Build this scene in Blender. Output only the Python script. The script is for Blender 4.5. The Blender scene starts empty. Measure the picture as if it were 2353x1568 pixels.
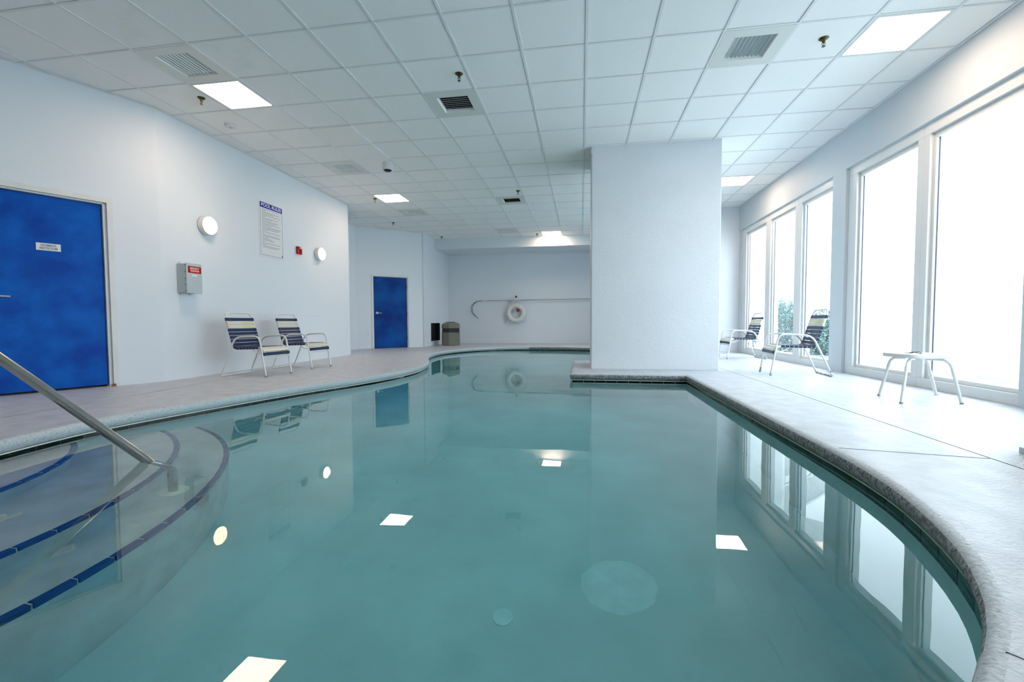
import bpy, bmesh, math, random
from mathutils import Vector, Matrix
from mathutils.geometry import delaunay_2d_cdt
random.seed(7)
sc = bpy.context.scene
C = sc.collection
PI = math.pi

# ------------------------------------------------------------------ camera, sky, exposure
CZ = 0.715
CEIL = CZ + 2.596
F_PX, YAW, PITCH, ROLL = 1020.0, -0.1554, -0.0426, -0.0042
cam_data = bpy.data.cameras.new('camera')
cam_data.sensor_fit = 'HORIZONTAL'
cam_data.sensor_width = 36.0
cam_data.lens = 36.0 * F_PX / 2353.0
cam_data.clip_start = 0.02
cam_data.clip_end = 300
cam = bpy.data.objects.new('camera', cam_data)
C.objects.link(cam)
cy, sy = math.cos(YAW), math.sin(YAW)
cp, sp = math.cos(PITCH), math.sin(PITCH)
cr, sr = math.cos(ROLL), math.sin(ROLL)
fwd = Vector((sy * cp, cy * cp, sp))
rgt = Vector((cy, -sy, 0))
upv = rgt.cross(fwd)
r2 = cr * rgt + sr * upv
u2 = -sr * rgt + cr * upv
cam.matrix_world = Matrix(((r2.x, u2.x, -fwd.x, 0), (r2.y, u2.y, -fwd.y, 0), (r2.z, u2.z, -fwd.z, CZ), (0, 0, 0, 1)))
sc.camera = cam

SKY = 3.35
world = bpy.data.worlds.new('world')
sc.world = world
world.use_nodes = True
wb = world.node_tree.nodes['Background']
wb.inputs[0].default_value = (0.80, 0.95, 1.06, 1)
wb.inputs[1].default_value = SKY
PANEL = 13.0
SCONCE = 9.0

vs = sc.view_settings
vs.view_transform = 'Standard'
vs.look = 'None'
vs.exposure = 1.14
vs.gamma = 1.0
vs.use_curve_mapping = False
sc.cycles.max_bounces = 10
sc.cycles.diffuse_bounces = 4
sc.cycles.glossy_bounces = 4
sc.cycles.transmission_bounces = 8
sc.cycles.transparent_max_bounces = 12
sc.cycles.sample_clamp_indirect = 12.0
sc.cycles.use_denoising = True
sc.cycles.use_light_tree = False
sc.cycles.use_adaptive_sampling = True
sc.cycles.adaptive_threshold = 0.07
sc.cycles.adaptive_min_samples = 16


def portal(y0, y1, x=3.72):              # tells the sampler where daylight enters; gives off nothing itself
    l = bpy.data.lights.new('window_portal', 'AREA')
    l.shape = 'RECTANGLE'
    l.size = 2.7
    l.size_y = abs(y1 - y0)
    o = bpy.data.objects.new('window_portal', l)
    C.objects.link(o)
    o.location = (x, (y0 + y1) / 2, 1.36)
    o.rotation_euler = (0, PI / 2, 0)
    l.cycles.is_portal = True


portal(7.05, 10.55)
portal(4.24, 6.55)
portal(-0.4, 3.8)
portal(11.35, 12.7, 2.16)


# ------------------------------------------------------------------ materials
def node_mat(name):
    m = bpy.data.materials.new(name)
    m.use_nodes = True
    nt = m.node_tree
    b = nt.nodes['Principled BSDF']
    return m, nt, b


def mat(name, col, rough=0.5, metal=0.0, spec=0.5, var=0.0, vscale=3.0, bump=0.0, bscale=60.0, col2=None, detail=4.0, stretch=None, lo=0.35, hi=0.65, coat=0.0):
    m, nt, b = node_mat(name)
    b.inputs['Base Color'].default_value = (*col, 1)
    b.inputs['Roughness'].default_value = rough
    b.inputs['Metallic'].default_value = metal
    b.inputs['Specular IOR Level'].default_value = spec
    if coat:
        b.inputs['Coat Weight'].default_value = coat
        b.inputs['Coat Roughness'].default_value = 0.15
    tc = nt.nodes.new('ShaderNodeTexCoord')
    mp = nt.nodes.new('ShaderNodeMapping')
    nt.links.new(tc.outputs['Object'], mp.inputs[0])
    if stretch:
        mp.inputs['Scale'].default_value = stretch
    if var > 0 or col2:
        n = nt.nodes.new('ShaderNodeTexNoise')
        n.inputs['Scale'].default_value = vscale
        n.inputs['Detail'].default_value = detail
        nt.links.new(mp.outputs[0], n.inputs[0])
        cr_ = nt.nodes.new('ShaderNodeValToRGB')
        c2 = col2 or tuple(max(0, c * (1 - var)) for c in col)
        cr_.color_ramp.elements[0].position = lo
        cr_.color_ramp.elements[1].position = hi
        cr_.color_ramp.elements[0].color = (*c2, 1)
        cr_.color_ramp.elements[1].color = (*col, 1)
        nt.links.new(n.outputs[0], cr_.inputs[0])
        nt.links.new(cr_.outputs[0], b.inputs['Base Color'])
    if bump > 0:
        n2 = nt.nodes.new('ShaderNodeTexNoise')
        n2.inputs['Scale'].default_value = bscale
        n2.inputs['Detail'].default_value = 3
        nt.links.new(mp.outputs[0], n2.inputs[0])
        bp = nt.nodes.new('ShaderNodeBump')
        bp.inputs['Strength'].default_value = 1.0
        bp.inputs['Distance'].default_value = bump
        nt.links.new(n2.outputs[0], bp.inputs['Height'])
        nt.links.new(bp.outputs[0], b.inputs['Normal'])
    return m


def emit(name, col, strength):
    m, nt, b = node_mat(name)
    nt.nodes.remove(b)
    e = nt.nodes.new('ShaderNodeEmission')
    e.inputs[0].default_value = (*col, 1)
    e.inputs[1].default_value = strength
    nt.links.new(e.outputs[0], nt.nodes['Material Output'].inputs[0])
    return m


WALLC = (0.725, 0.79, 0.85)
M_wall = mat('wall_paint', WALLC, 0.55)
M_wall_shaded = mat('window_wall_paint', (0.59, 0.66, 0.71), 0.55)  # wall paint darkened to carry the shade on the header and piers
M_pillar = mat('pillar_paint', (0.74, 0.79, 0.825), 0.5, var=0.03, vscale=2.0, bump=0.0022, bscale=30)
M_tile = mat('ceiling_tile_fibre', (0.915, 0.93, 0.93), 0.9, var=0.08, vscale=160, detail=1, lo=0.3, hi=0.5)
M_tile2 = mat('ceiling_tile_stained', (0.905, 0.92, 0.915), 0.9, col2=(0.86, 0.865, 0.82), vscale=4, detail=3, lo=0.3, hi=0.5)
M_tile3 = mat('ceiling_tile_smooth', (0.88, 0.895, 0.885), 0.7)
M_grid = mat('grid_white_metal', (0.78, 0.81, 0.82), 0.6, spec=0.2)
M_white = mat('white_trim_paint', (0.74, 0.76, 0.75), 0.4, var=0.05, vscale=5)
M_vinyl = mat('window_frame_vinyl', (0.72, 0.75, 0.76), 0.35)
M_gasket = mat('dark_gasket', (0.05, 0.08, 0.14), 0.5)
M_ventp = mat('vent_panel_enamel', (0.70, 0.73, 0.70), 0.45)
M_slat = mat('vent_slat_enamel', (0.86, 0.88, 0.88), 0.5)
M_slatg = mat('vent_slat_grey', (0.50, 0.58, 0.60), 0.4)
M_dark = mat('duct_dark', (0.006, 0.007, 0.01), 0.7)
M_duct = mat('duct_grey', (0.30, 0.35, 0.36), 0.7)
M_greens = mat('duct_mottled', (0.02, 0.03, 0.012), 0.8, col2=(0.09, 0.11, 0.05), vscale=25)
M_brass = mat('tarnished_brass', (0.16, 0.13, 0.06), 0.4, metal=0.9, var=0.5, vscale=60)
M_steel = mat('brushed_steel', (0.42, 0.42, 0.40), 0.20, metal=1.0)
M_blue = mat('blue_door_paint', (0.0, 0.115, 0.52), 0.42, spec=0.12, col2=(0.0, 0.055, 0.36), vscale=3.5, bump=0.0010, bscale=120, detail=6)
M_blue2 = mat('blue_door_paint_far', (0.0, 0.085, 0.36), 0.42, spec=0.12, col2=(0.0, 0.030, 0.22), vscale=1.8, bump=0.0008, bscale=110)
M_chrome = mat('satin_nickel', (0.75, 0.76, 0.75), 0.3, metal=1.0)
M_black = mat('black_plastic', (0.008, 0.009, 0.012), 0.4)
M_signw = mat('sign_white', (0.74, 0.77, 0.78), 0.4)
M_signblue = mat('sign_blue', (0.0, 0.018, 0.33), 0.6, spec=0.15)
M_ink = mat('sign_ink', (0.10, 0.14, 0.20), 0.6)
M_inkl = mat('sign_fine_print', (0.26, 0.32, 0.38), 0.6)
M_red = mat('red_sign', (0.45, 0.0, 0.008), 0.6, spec=0.15)
M_redp = mat('red_plastic', (0.42, 0.003, 0.006), 0.4, spec=0.25)
M_cream = mat('cream_lettering', (0.85, 0.72, 0.58), 0.5)
M_box = mat('grey_enclosure', (0.47, 0.54, 0.57), 0.5)
M_frame = mat('chair_white_powder', (0.76, 0.78, 0.76), 0.35, spec=0.5)


def worn_frame():
    m, nt, b = node_mat('chair_worn_powder')
    b.inputs['Roughness'].default_value = 0.38
    tc = nt.nodes.new('ShaderNodeTexCoord')
    sep = nt.nodes.new('ShaderNodeSeparateXYZ')
    nt.links.new(tc.outputs['Object'], sep.inputs[0])
    n = nt.nodes.new('ShaderNodeTexNoise')
    n.inputs['Scale'].default_value = 26
    n.inputs['Detail'].default_value = 5
    nt.links.new(tc.outputs['Object'], n.inputs[0])
    mr = nt.nodes.new('ShaderNodeMapRange')
    mr.inputs[1].default_value = 0.02
    mr.inputs[2].default_value = 0.30
    mr.inputs[3].default_value = 0.50
    mr.inputs[4].default_value = 0.20
    nt.links.new(sep.outputs[2], mr.inputs[0])
    lt = nt.nodes.new('ShaderNodeMath')
    lt.operation = 'LESS_THAN'
    nt.links.new(n.outputs[0], lt.inputs[0])
    nt.links.new(mr.outputs[0], lt.inputs[1])
    mx = nt.nodes.new('ShaderNodeMixRGB')
    mx.inputs[1].default_value = (0.76, 0.78, 0.76, 1)
    mx.inputs[2].default_value = (0.22, 0.26, 0.28, 1)
    nt.links.new(lt.outputs[0], mx.inputs[0])
    nt.links.new(mx.outputs[0], b.inputs['Base Color'])
    return m


M_framew = worn_frame()
M_navy = mat('navy_vinyl_strap', (0.006, 0.020, 0.078), 0.35)
M_creamst = mat('cream_vinyl_strap', (0.66, 0.65, 0.55), 0.4)
M_yellowst = mat('yellowed_vinyl_strap', (0.64, 0.62, 0.42), 0.4, col2=(0.72, 0.71, 0.60), vscale=4)
M_tan = mat('bin_pebbled_tan', (0.22, 0.22, 0.18), 0.7, var=0.35, vscale=90)
M_rope = mat('white_rope', (0.74, 0.78, 0.80), 0.7)
M_ring = mat('ring_buoy_foam', (0.70, 0.73, 0.72), 0.5, var=0.05, vscale=6)
M_crook = mat('blue_crook_tube', (0.02, 0.09, 0.26), 0.4)
M_pole = mat('aluminium_pole', (0.50, 0.55, 0.56), 0.35, metal=0.6)
M_plaster = mat('pool_plaster', (0.60, 0.76, 0.78), 0.6, var=0.16, vscale=1.6, detail=6)
M_tread = mat('step_plaster', (0.56, 0.62, 0.64), 0.6, var=0.2, vscale=5, detail=8)
M_patch = mat('drain_patch', (0.70, 0.86, 0.90), 0.6, var=0.10, vscale=9)
M_navytile = mat('navy_step_tile', (0.003, 0.050, 0.20), 0.2)
M_wtile = mat('waterline_tile_glaze', (0.001, 0.011, 0.014), 0.15, spec=0.25)
M_grout = mat('tile_grout', (0.40, 0.50, 0.50), 0.8)
M_strip = mat('cream_waterline_trim', (0.80, 0.82, 0.70), 0.5)
M_algae = mat('green_waterline_trim', (0.40, 0.52, 0.32), 0.6)
M_ground = mat('outdoor_concrete', (0.88, 0.89, 0.88), 0.8)
M_bed = mat('planting_bed_mulch', (0.20, 0.25, 0.23), 0.9, var=0.3, vscale=4)
M_bldg = mat('white_stucco', (0.82, 0.83, 0.82), 0.8)
M_leaf = mat('shrub_leaf', (0.20, 0.32, 0.30), 0.5, var=0.3, vscale=8)
M_stem = mat('shrub_stem', (0.10, 0.09, 0.07), 0.8)
M_joint = mat('joint_dark', (0.10, 0.11, 0.12), 0.8)
M_jointt = mat('joint_tan', (0.42, 0.38, 0.32), 0.8, col2=(0.16, 0.14, 0.12), vscale=9)
M_rust = mat('rust', (0.22, 0.11, 0.03), 0.8)
M_panel = emit('panel_glow', (1.0, 0.73, 0.54), PANEL)
M_lens = emit('sconce_glow', (1.0, 0.62, 0.30), SCONCE)


def deck_material():
    m, nt, b = node_mat('painted_pool_deck')
    tc = nt.nodes.new('ShaderNodeTexCoord')
    n = nt.nodes.new('ShaderNodeTexNoise')
    n.inputs['Scale'].default_value = 7
    n.inputs['Detail'].default_value = 5
    nt.links.new(tc.outputs['Object'], n.inputs[0])
    r = nt.nodes.new('ShaderNodeValToRGB')
    r.color_ramp.elements[0].position = 0.3
    r.color_ramp.elements[1].position = 0.62
    r.color_ramp.elements[0].color = (0.46, 0.495, 0.54, 1)
    r.color_ramp.elements[1].color = (0.57, 0.605, 0.65, 1)
    nt.links.new(n.outputs[0], r.inputs[0])
    nt.links.new(r.outputs[0], b.inputs['Base Color'])
    b.inputs['Roughness'].default_value = 0.42
    mp = nt.nodes.new('ShaderNodeMapping')
    mp.inputs['Scale'].default_value = (1.0, 1.15, 1)
    nt.links.new(tc.outputs['Object'], mp.inputs[0])
    n2 = nt.nodes.new('ShaderNodeTexNoise')
    n2.inputs['Scale'].default_value = 55
    n2.inputs['Detail'].default_value = 4
    n2.inputs['Distortion'].default_value = 0.6
    nt.links.new(mp.outputs[0], n2.inputs[0])
    bp = nt.nodes.new('ShaderNodeBump')
    bp.inputs['Distance'].default_value = 0.0035
    bp.inputs['Strength'].default_value = 0.8
    nt.links.new(n2.outputs[0], bp.inputs['Height'])
    nt.links.new(bp.outputs[0], b.inputs['Normal'])
    return m


M_deck = deck_material()
M_nose = mat('coping_nose_paint', (0.50, 0.56, 0.59), 0.5, col2=(0.33, 0.39, 0.42), vscale=70, detail=9, bump=0.003, bscale=60, lo=0.30, hi=0.50)
M_nosew = mat('coping_worn_concrete', (0.33, 0.36, 0.37), 0.75, col2=(0.11, 0.12, 0.12), vscale=60, detail=9, bump=0.005, bscale=80, lo=0.38, hi=0.62)


def wall_left_material():
    """wall paint with the broken rub mark the chair backs have left"""
    m, nt, b = node_mat('wall_paint_with_rub_mark')
    b.inputs['Roughness'].default_value = 0.5
    tc = nt.nodes.new('ShaderNodeTexCoord')
    sep = nt.nodes.new('ShaderNodeSeparateXYZ')
    nt.links.new(tc.outputs['Object'], sep.inputs[0])

    def math_(op, a, v=None, link=None):
        n = nt.nodes.new('ShaderNodeMath')
        n.operation = op
        nt.links.new(a, n.inputs[0])
        if link is not None:
            nt.links.new(link, n.inputs[1])
        elif v is not None:
            n.inputs[1].default_value = v
        return n.outputs[0]
    dz = math_('ABSOLUTE', math_('SUBTRACT', sep.outputs[2], 0.853))
    line = math_('LESS_THAN', dz, 0.0025)
    y1 = math_('GREATER_THAN', sep.outputs[1], 5.9)
    y2 = math_('LESS_THAN', sep.outputs[1], 8.2)
    n = nt.nodes.new('ShaderNodeTexNoise')
    n.inputs['Scale'].default_value = 9
    nt.links.new(tc.outputs['Object'], n.inputs[0])
    k = math_('GREATER_THAN', n.outputs[0], 0.5)
    f = math_('MULTIPLY', math_('MULTIPLY', line, link=y1), link=math_('MULTIPLY', y2, link=k))
    f = math_('MULTIPLY', f, 0.25)
    mx = nt.nodes.new('ShaderNodeMixRGB')
    mx.inputs[1].default_value = (*WALLC, 1)
    mx.inputs[2].default_value = (0.14, 0.17, 0.2, 1)
    nt.links.new(f, mx.inputs[0])
    nt.links.new(mx.outputs[0], b.inputs['Base Color'])
    return m


M_wall_left = wall_left_material()


def glass_material():
    m, nt, b = node_mat('window_glass')
    nt.nodes.remove(b)
    t = nt.nodes.new('ShaderNodeBsdfTransparent')
    t.inputs[0].default_value = (0.97, 0.985, 0.985, 1)
    g = nt.nodes.new('ShaderNodeBsdfGlossy')
    g.inputs['Roughness'].default_value = 0.0
    lw = nt.nodes.new('ShaderNodeLayerWeight')
    lw.inputs[0].default_value = 0.5
    pw = nt.nodes.new('ShaderNodeMath')
    pw.operation = 'POWER'
    pw.inputs[1].default_value = 5.0
    nt.links.new(lw.outputs['Facing'], pw.inputs[0])
    fr = nt.nodes.new('ShaderNodeMath')
    fr.operation = 'MULTIPLY_ADD'
    fr.inputs[1].default_value = 0.9
    fr.inputs[2].default_value = 0.035
    nt.links.new(pw.outputs[0], fr.inputs[0])
    mx = nt.nodes.new('ShaderNodeMixShader')
    nt.links.new(fr.outputs[0], mx.inputs[0])
    nt.links.new(t.outputs[0], mx.inputs[1])
    nt.links.new(g.outputs[0], mx.inputs[2])
    nt.links.new(mx.outputs[0], nt.nodes['Material Output'].inputs[0])
    return m


M_glass = glass_material()


def water_material():
    m, nt, b = node_mat('pool_water')
    nt.nodes.remove(b)
    g = nt.nodes.new('ShaderNodeBsdfGlass')
    g.inputs['Roughness'].default_value = 0.0
    g.inputs['IOR'].default_value = 1.33
    tc = nt.nodes.new('ShaderNodeTexCoord')
    n = nt.nodes.new('ShaderNodeTexNoise')
    n.inputs['Scale'].default_value = 2.2
    n.inputs['Detail'].default_value = 2
    nt.links.new(tc.outputs['Object'], n.inputs[0])
    bp = nt.nodes.new('ShaderNodeBump')
    bp.inputs['Distance'].default_value = 0.0016
    bp.inputs['Strength'].default_value = 0.5
    nt.links.new(n.outputs[0], bp.inputs['Height'])
    nt.links.new(bp.outputs[0], g.inputs['Normal'])
    va = nt.nodes.new('ShaderNodeVolumeAbsorption')
    va.inputs['Color'].default_value = (0.03, 0.86, 0.90, 1)
    va.inputs['Density'].default_value = 0.30
    nt.links.new(g.outputs[0], nt.nodes['Material Output'].inputs['Surface'])
    nt.links.new(va.outputs[0], nt.nodes['Material Output'].inputs['Volume'])
    return m


M_water = water_material()


# ------------------------------------------------------------------ mesh helpers
def bm_box(bm, x0, x1, y0, y1, z0, z1, M=None):
    vs_ = []
    for z in (z0, z1):
        for x, y in ((x0, y0), (x1, y0), (x1, y1), (x0, y1)):
            v = Vector((x, y, z))
            if M is not None:
                v = M @ v
            vs_.append(bm.verts.new(v))
    q = vs_
    for f in ((0, 3, 2, 1), (4, 5, 6, 7), (0, 1, 5, 4), (1, 2, 6, 5), (2, 3, 7, 6), (3, 0, 4, 7)):
        bm.faces.new([q[i] for i in f])


def bm_tube(bm, pts, r, seg=10, closed=False, rx=None):
    pts = [Vector(p) for p in pts]
    n = len(pts)
    rings = []
    prev = None
    for i, p in enumerate(pts):
        if closed:
            t = (pts[(i + 1) % n] - pts[i - 1]).normalized()
        else:
            t = (pts[min(i + 1, n - 1)] - pts[max(i - 1, 0)]).normalized()
        if prev is None:
            a = Vector((0, 0, 1)) if abs(t.z) < 0.9 else Vector((1, 0, 0))
            u = t.cross(a).normalized()
        else:
            u = (prev - t * prev.dot(t)).normalized()
        prev = u
        w = t.cross(u)
        rad = r[i] if isinstance(r, (list, tuple)) else r
        rings.append([bm.verts.new(p + rad * (math.cos(2 * PI * k / seg) * u + math.sin(2 * PI * k / seg) * w)) for k in range(seg)])
    m = n if closed else n - 1
    for i in range(m):
        a, b = rings[i], rings[(i + 1) % n]
        for k in range(seg):
            bm.faces.new((a[k], a[(k + 1) % seg], b[(k + 1) % seg], b[k]))
    if not closed:
        bm.faces.new(list(reversed(rings[0])))
        bm.faces.new(rings[-1])


def fillet(pts, rad, n=6):
    pts = [Vector(p) for p in pts]
    out = [pts[0]]
    for i in range(1, len(pts) - 1):
        p = pts[i]
        r = rad[i - 1] if isinstance(rad, (list, tuple)) else rad
        a = (pts[i - 1] - p)
        b = (pts[i + 1] - p)
        d = min(r, a.length * 0.49, b.length * 0.49)
        A = p + a.normalized() * d
        B = p + b.normalized() * d
        for k in range(n + 1):
            t = k / n
            out.append((1 - t) ** 2 * A + 2 * t * (1 - t) * p + t * t * B)
    out.append(pts[-1])
    return out


def bm_lathe(bm, prof, seg=24, M=None):
    """prof: (radius, z) from one end to the other; closed with caps"""
    rings = []
    for r, z in prof:
        ring = []
        for k in range(seg):
            v = Vector((r * math.cos(2 * PI * k / seg), r * math.sin(2 * PI * k / seg), z))
            ring.append(bm.verts.new(M @ v if M is not None else v))
        rings.append(ring)
    for a, b in zip(rings[:-1], rings[1:]):
        for k in range(seg):
            bm.faces.new((a[k], a[(k + 1) % seg], b[(k + 1) % seg], b[k]))
    bm.faces.new(list(reversed(rings[0])))
    bm.faces.new(rings[-1])


def obj(name, bm, m, parent=None, smooth=False, bevel=0.0, fix=True):
    if fix:
        bmesh.ops.recalc_face_normals(bm, faces=bm.faces)
    me = bpy.data.meshes.new(name)
    bm.to_mesh(me)
    bm.free()
    if isinstance(m, (list, tuple)):
        for mm in m:
            me.materials.append(mm)
    else:
        me.materials.append(m)
    if smooth:
        for p in me.polygons:
            p.use_smooth = True
        try:
            me.set_sharp_from_angle(angle=math.radians(42))
        except Exception:
            pass
    o = bpy.data.objects.new(name, me)
    C.objects.link(o)
    if parent is not None:
        o.parent = parent
    if bevel > 0:
        bv = o.modifiers.new('bevel', 'BEVEL')
        bv.width = bevel
        bv.segments = 2
        bv.limit_method = 'ANGLE'
    return o


def box(name, dims, m, parent=None, bevel=0.0, M=None):
    bm = bmesh.new()
    bm_box(bm, *dims, M=M)
    return obj(name, bm, m, parent, bevel=bevel)


def boxes(name, lst, m, parent=None, bevel=0.0, M=None):
    bm = bmesh.new()
    for d in lst:
        bm_box(bm, *d, M=M)
    return obj(name, bm, m, parent, bevel=bevel)


def empty(name, loc=(0, 0, 0), rot=(0, 0, 0), parent=None):
    o = bpy.data.objects.new(name, None)
    o.empty_display_size = 0.1
    C.objects.link(o)
    o.location = loc
    o.rotation_euler = rot
    if parent is not None:
        o.parent = parent
    return o


def tag(o, label, cat, group=None):
    o['label'] = label
    o['category'] = cat
    if group:
        o['group'] = group
    return o


def struct(o, label=None):
    o['kind'] = 'structure'
    if label:
        o['label'] = label
    return o


def share(o, name, parent, loc=None, rot=None, scale=None):
    c = bpy.data.objects.new(name, o.data)
    C.objects.link(c)
    c.parent = parent
    if loc is not None:
        c.location = loc
    if rot is not None:
        c.rotation_euler = rot
    if scale is not None:
        c.scale = scale
    return c


def text_mesh(name, body, size, m, parent, M, offset=0.0, align='CENTER', extrude=0.0006, sx=1.0):
    cu = bpy.data.curves.new(name, 'FONT')
    cu.body = body
    cu.size = size
    cu.offset = offset
    cu.align_x = align
    cu.align_y = 'CENTER'
    cu.extrude = extrude
    cu.resolution_u = 3
    t = bpy.data.objects.new(name + '_tmp', cu)
    C.objects.link(t)
    bpy.context.view_layer.update()
    me = bpy.data.meshes.new_from_object(t)
    bpy.data.objects.remove(t)
    me.transform(M @ Matrix.Diagonal((sx, 1, 1, 1)))
    me.materials.clear()
    me.materials.append(m)
    o = bpy.data.objects.new(name, me)
    C.objects.link(o)
    o.parent = parent
    return o


# ------------------------------------------------------------------ pool outline
CORNER = 'c'
NOSE = [(1.37, 6.17, CORNER), (1.37, 4.5), (1.37, 3.0), (1.362, 2.5), (1.33, 2.15), (1.265, 1.86), (1.165, 1.56), (1.02, 1.29), (0.87, 1.10),
        (0.70, 0.93), (0.45, 0.74), (0.1, 0.58), (-0.4, 0.45), (-1.0, 0.40), (-1.7, 0.45), (-2.4, 0.65), (-2.95, 1.05), (-3.3, 1.5),
        (-3.48, 2.0), (-3.56, 2.5), (-3.565, 2.85), (-3.49, 3.3), (-3.32, 4.0), (-3.11, 4.7), (-2.83, 5.45), (-2.65, 6.2), (-2.61, 6.9),
        (-2.74, 7.7), (-2.98, 8.4), (-3.22, 9.05), (-3.40, 9.85), (-3.44, 10.65), (-3.22, 11.5), (-2.78, 12.25), (-2.14, 12.70), (-1.09, 12.84),
        (0.18, 12.6), (0.9, 12.2), (1.28, 11.4), (1.37, 10.5), (1.37, 9.2), (1.37, 8.35, CORNER), (-0.16, 8.35, CORNER), (-0.16, 6.17, CORNER)]


def smooth_outline(pts, step=0.09):
    n = len(pts)
    out = []
    for i in range(n):
        p1, p2 = pts[i], pts[(i + 1) % n]
        p0 = pts[i - 1] if len(p1) == 2 else p1
        p3 = pts[(i + 2) % n] if len(p2) == 2 else p2
        P0, P1, P2, P3 = [Vector(p[:2]) for p in (p0, p1, p2, p3)]
        L = (P2 - P1).length
        k = max(1, int(L / step))
        for a in range(k):
            t = a / k
            if len(p1) == 3 and len(p2) == 3:
                q = P1.lerp(P2, t)
            else:
                q = 0.5 * ((2 * P1) + (-P0 + P2) * t + (2 * P0 - 5 * P1 + 4 * P2 - P3) * t * t + (-P0 + 3 * P1 - 3 * P2 + P3) * t ** 3)
            out.append((q, len(p1) == 3 and a == 0))
    return out


OUT = smooth_outline(NOSE)
PTS = [p for p, c in OUT]
area = sum(PTS[i].x * PTS[(i + 1) % len(PTS)].y - PTS[(i + 1) % len(PTS)].x * PTS[i].y for i in range(len(PTS))) / 2
SGN = 1.0 if area > 0 else -1.0          # outward normal sign


def offset_out(pts, d):
    """offset the closed outline away from the water by d (mitred)"""
    n = len(pts)
    res = []
    for i in range(n):
        a = (pts[i] - pts[i - 1]).normalized()
        b = (pts[(i + 1) % n] - pts[i]).normalized()
        na = Vector((a.y, -a.x)) * SGN
        nb = Vector((b.y, -b.x)) * SGN
        m_ = (na + nb)
        m_ = m_ / max(0.3, m_.dot(na)) if m_.length > 1e-6 else na
        res.append(pts[i] + m_ * d)
    return res


# ------------------------------------------------------------------ floor (deck) with the pool cut out
def poly_with_hole(name, outer, inner, z, m):
    verts = [Vector(p) for p in outer] + list(inner)
    no, ni = len(outer), len(inner)
    edges = [(i, (i + 1) % no) for i in range(no)] + [(no + i, no + (i + 1) % ni) for i in range(ni)]
    bm = bmesh.new()
    vs_ = [bm.verts.new((v.x, v.y, z)) for v in verts]
    es = [bm.edges.new((vs_[a], vs_[b])) for a, b in edges]
    bmesh.ops.triangle_fill(bm, use_beauty=True, use_dissolve=False, edges=es, normal=(0, 0, 1))
    bm.normal_update()
    for f in bm.faces:
        if f.normal.z < 0:
            f.normal_flip()
    return obj(name, bm, m, fix=False)


WZ = -0.11
deck = poly_with_hole('floor', [(-8.3, -5.3), (3.66, -5.3), (3.66, 15.2), (-8.3, 15.2)], offset_out(PTS, 0.10), 0.0, M_deck)
struct(deck, 'light grey painted concrete deck around the pool')
# joints cut in the deck
box('control_joint', (2.091, 2.096, -5.0, 10.8, -0.004, 0.0012), M_joint, deck)
a = math.atan2(-0.10, 0.62)
box('control_joint', (0.0, 0.66, -0.002, 0.002, -0.004, 0.0012), M_joint, deck, M=Matrix.Translation((1.43, 2.72, 0)) @ Matrix.Rotation(a, 4, 'Z'))
a = math.atan2(-0.28, 0.26)
box('control_joint', (0.0, 0.6, -0.0015, 0.0015, -0.004, 0.0012), M_joint, deck, M=Matrix.Translation((0.905, 1.08, 0)) @ Matrix.Rotation(a, 4, 'Z'))
Lj = [(-4.36, 0.5), (-4.372, 2.2), (-4.384, 3.1), (-4.40, 3.54), (-4.43, 4.22), (-4.47, 5.2), (-4.52, 6.6)]
bm = bmesh.new()
for (x0, y0), (x1, y1) in zip(Lj[:-1], Lj[1:]):
    q = [bm.verts.new((x0 - .004, y0, .0012)), bm.verts.new((x0 + .004, y0, .0012)), bm.verts.new((x1 + .004, y1, .0012)), bm.verts.new((x1 - .004, y1, .0012))]
    bm.faces.new(q)
obj('control_joint', bm, M_jointt, deck)

# coping: bullnose ring
prof = [(0.10, 0.0), (0.045, 0.0), (0.022, -0.004), (0.007, -0.015), (0.0, -0.034), (0.003, -0.054), (0.013, -0.075), (0.028, -0.087), (0.10, -0.087)]
rings = [offset_out(PTS, d) for d, z in prof]
bm = bmesh.new()
vr = [[bm.verts.new((p.x, p.y, z)) for p in ring] for ring, (d, z) in zip(rings, prof)]
n = len(PTS)
for i in range(len(prof) - 1):
    for k in range(n):
        f = bm.faces.new((vr[i][k], vr[i][(k + 1) % n], vr[i + 1][(k + 1) % n], vr[i + 1][k]))
        c = PTS[k]
        worn = (c.x > -0.2 and c.y > 1.15 and c.y < 9) or (c.x > -1.6 and c.y > 9)
        if i == 0:
            f.material_index = 0
        else:
            f.material_index = 2 if (worn and i >= 3) or (c.x > 0.2 and c.y <= 1.15 and i >= 4) else 1
coping = obj('pool_coping', bm, [M_deck, M_nose, M_nosew], smooth=True)
struct(coping, 'rounded concrete coping along the pool edge')

# pool wall below the waterline tiles, floor, trim strip
WALLD = 0.030
wallring = offset_out(PTS, WALLD + 0.012)
PFZ = -1.28
bm = bmesh.new()
a0 = [bm.verts.new((p.x, p.y, -0.065)) for p in wallring]
a1 = [bm.verts.new((p.x, p.y, PFZ)) for p in wallring]
for k in range(n):
    bm.faces.new((a0[k], a0[(k + 1) % n], a1[(k + 1) % n], a1[k]))
pool_wall = obj('pool_wall', bm, M_plaster, smooth=True)
struct(pool_wall, 'pale blue plastered wall of the pool')
bm = bmesh.new()
bm_box(bm, -5.5, 2.4, 0.2, 13.3, PFZ - 0.1, PFZ)
pool_floor = obj('pool_floor', bm, M_plaster)
struct(pool_floor, 'pale teal plastered pool floor under the water')
bm = bmesh.new()
ring = []
for q in range(60):
    a = 2 * PI * q / 60
    rr_ = 0.195 + 0.006 * math.sin(2 * a + 1) + 0.003 * math.sin(7 * a) + 0.002 * math.sin(13 * a + 2)
    ring.append((rr_ * math.cos(a), rr_ * math.sin(a)))
lo_ = [bm.verts.new((x, y, 0.0)) for x, y in ring]
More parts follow.
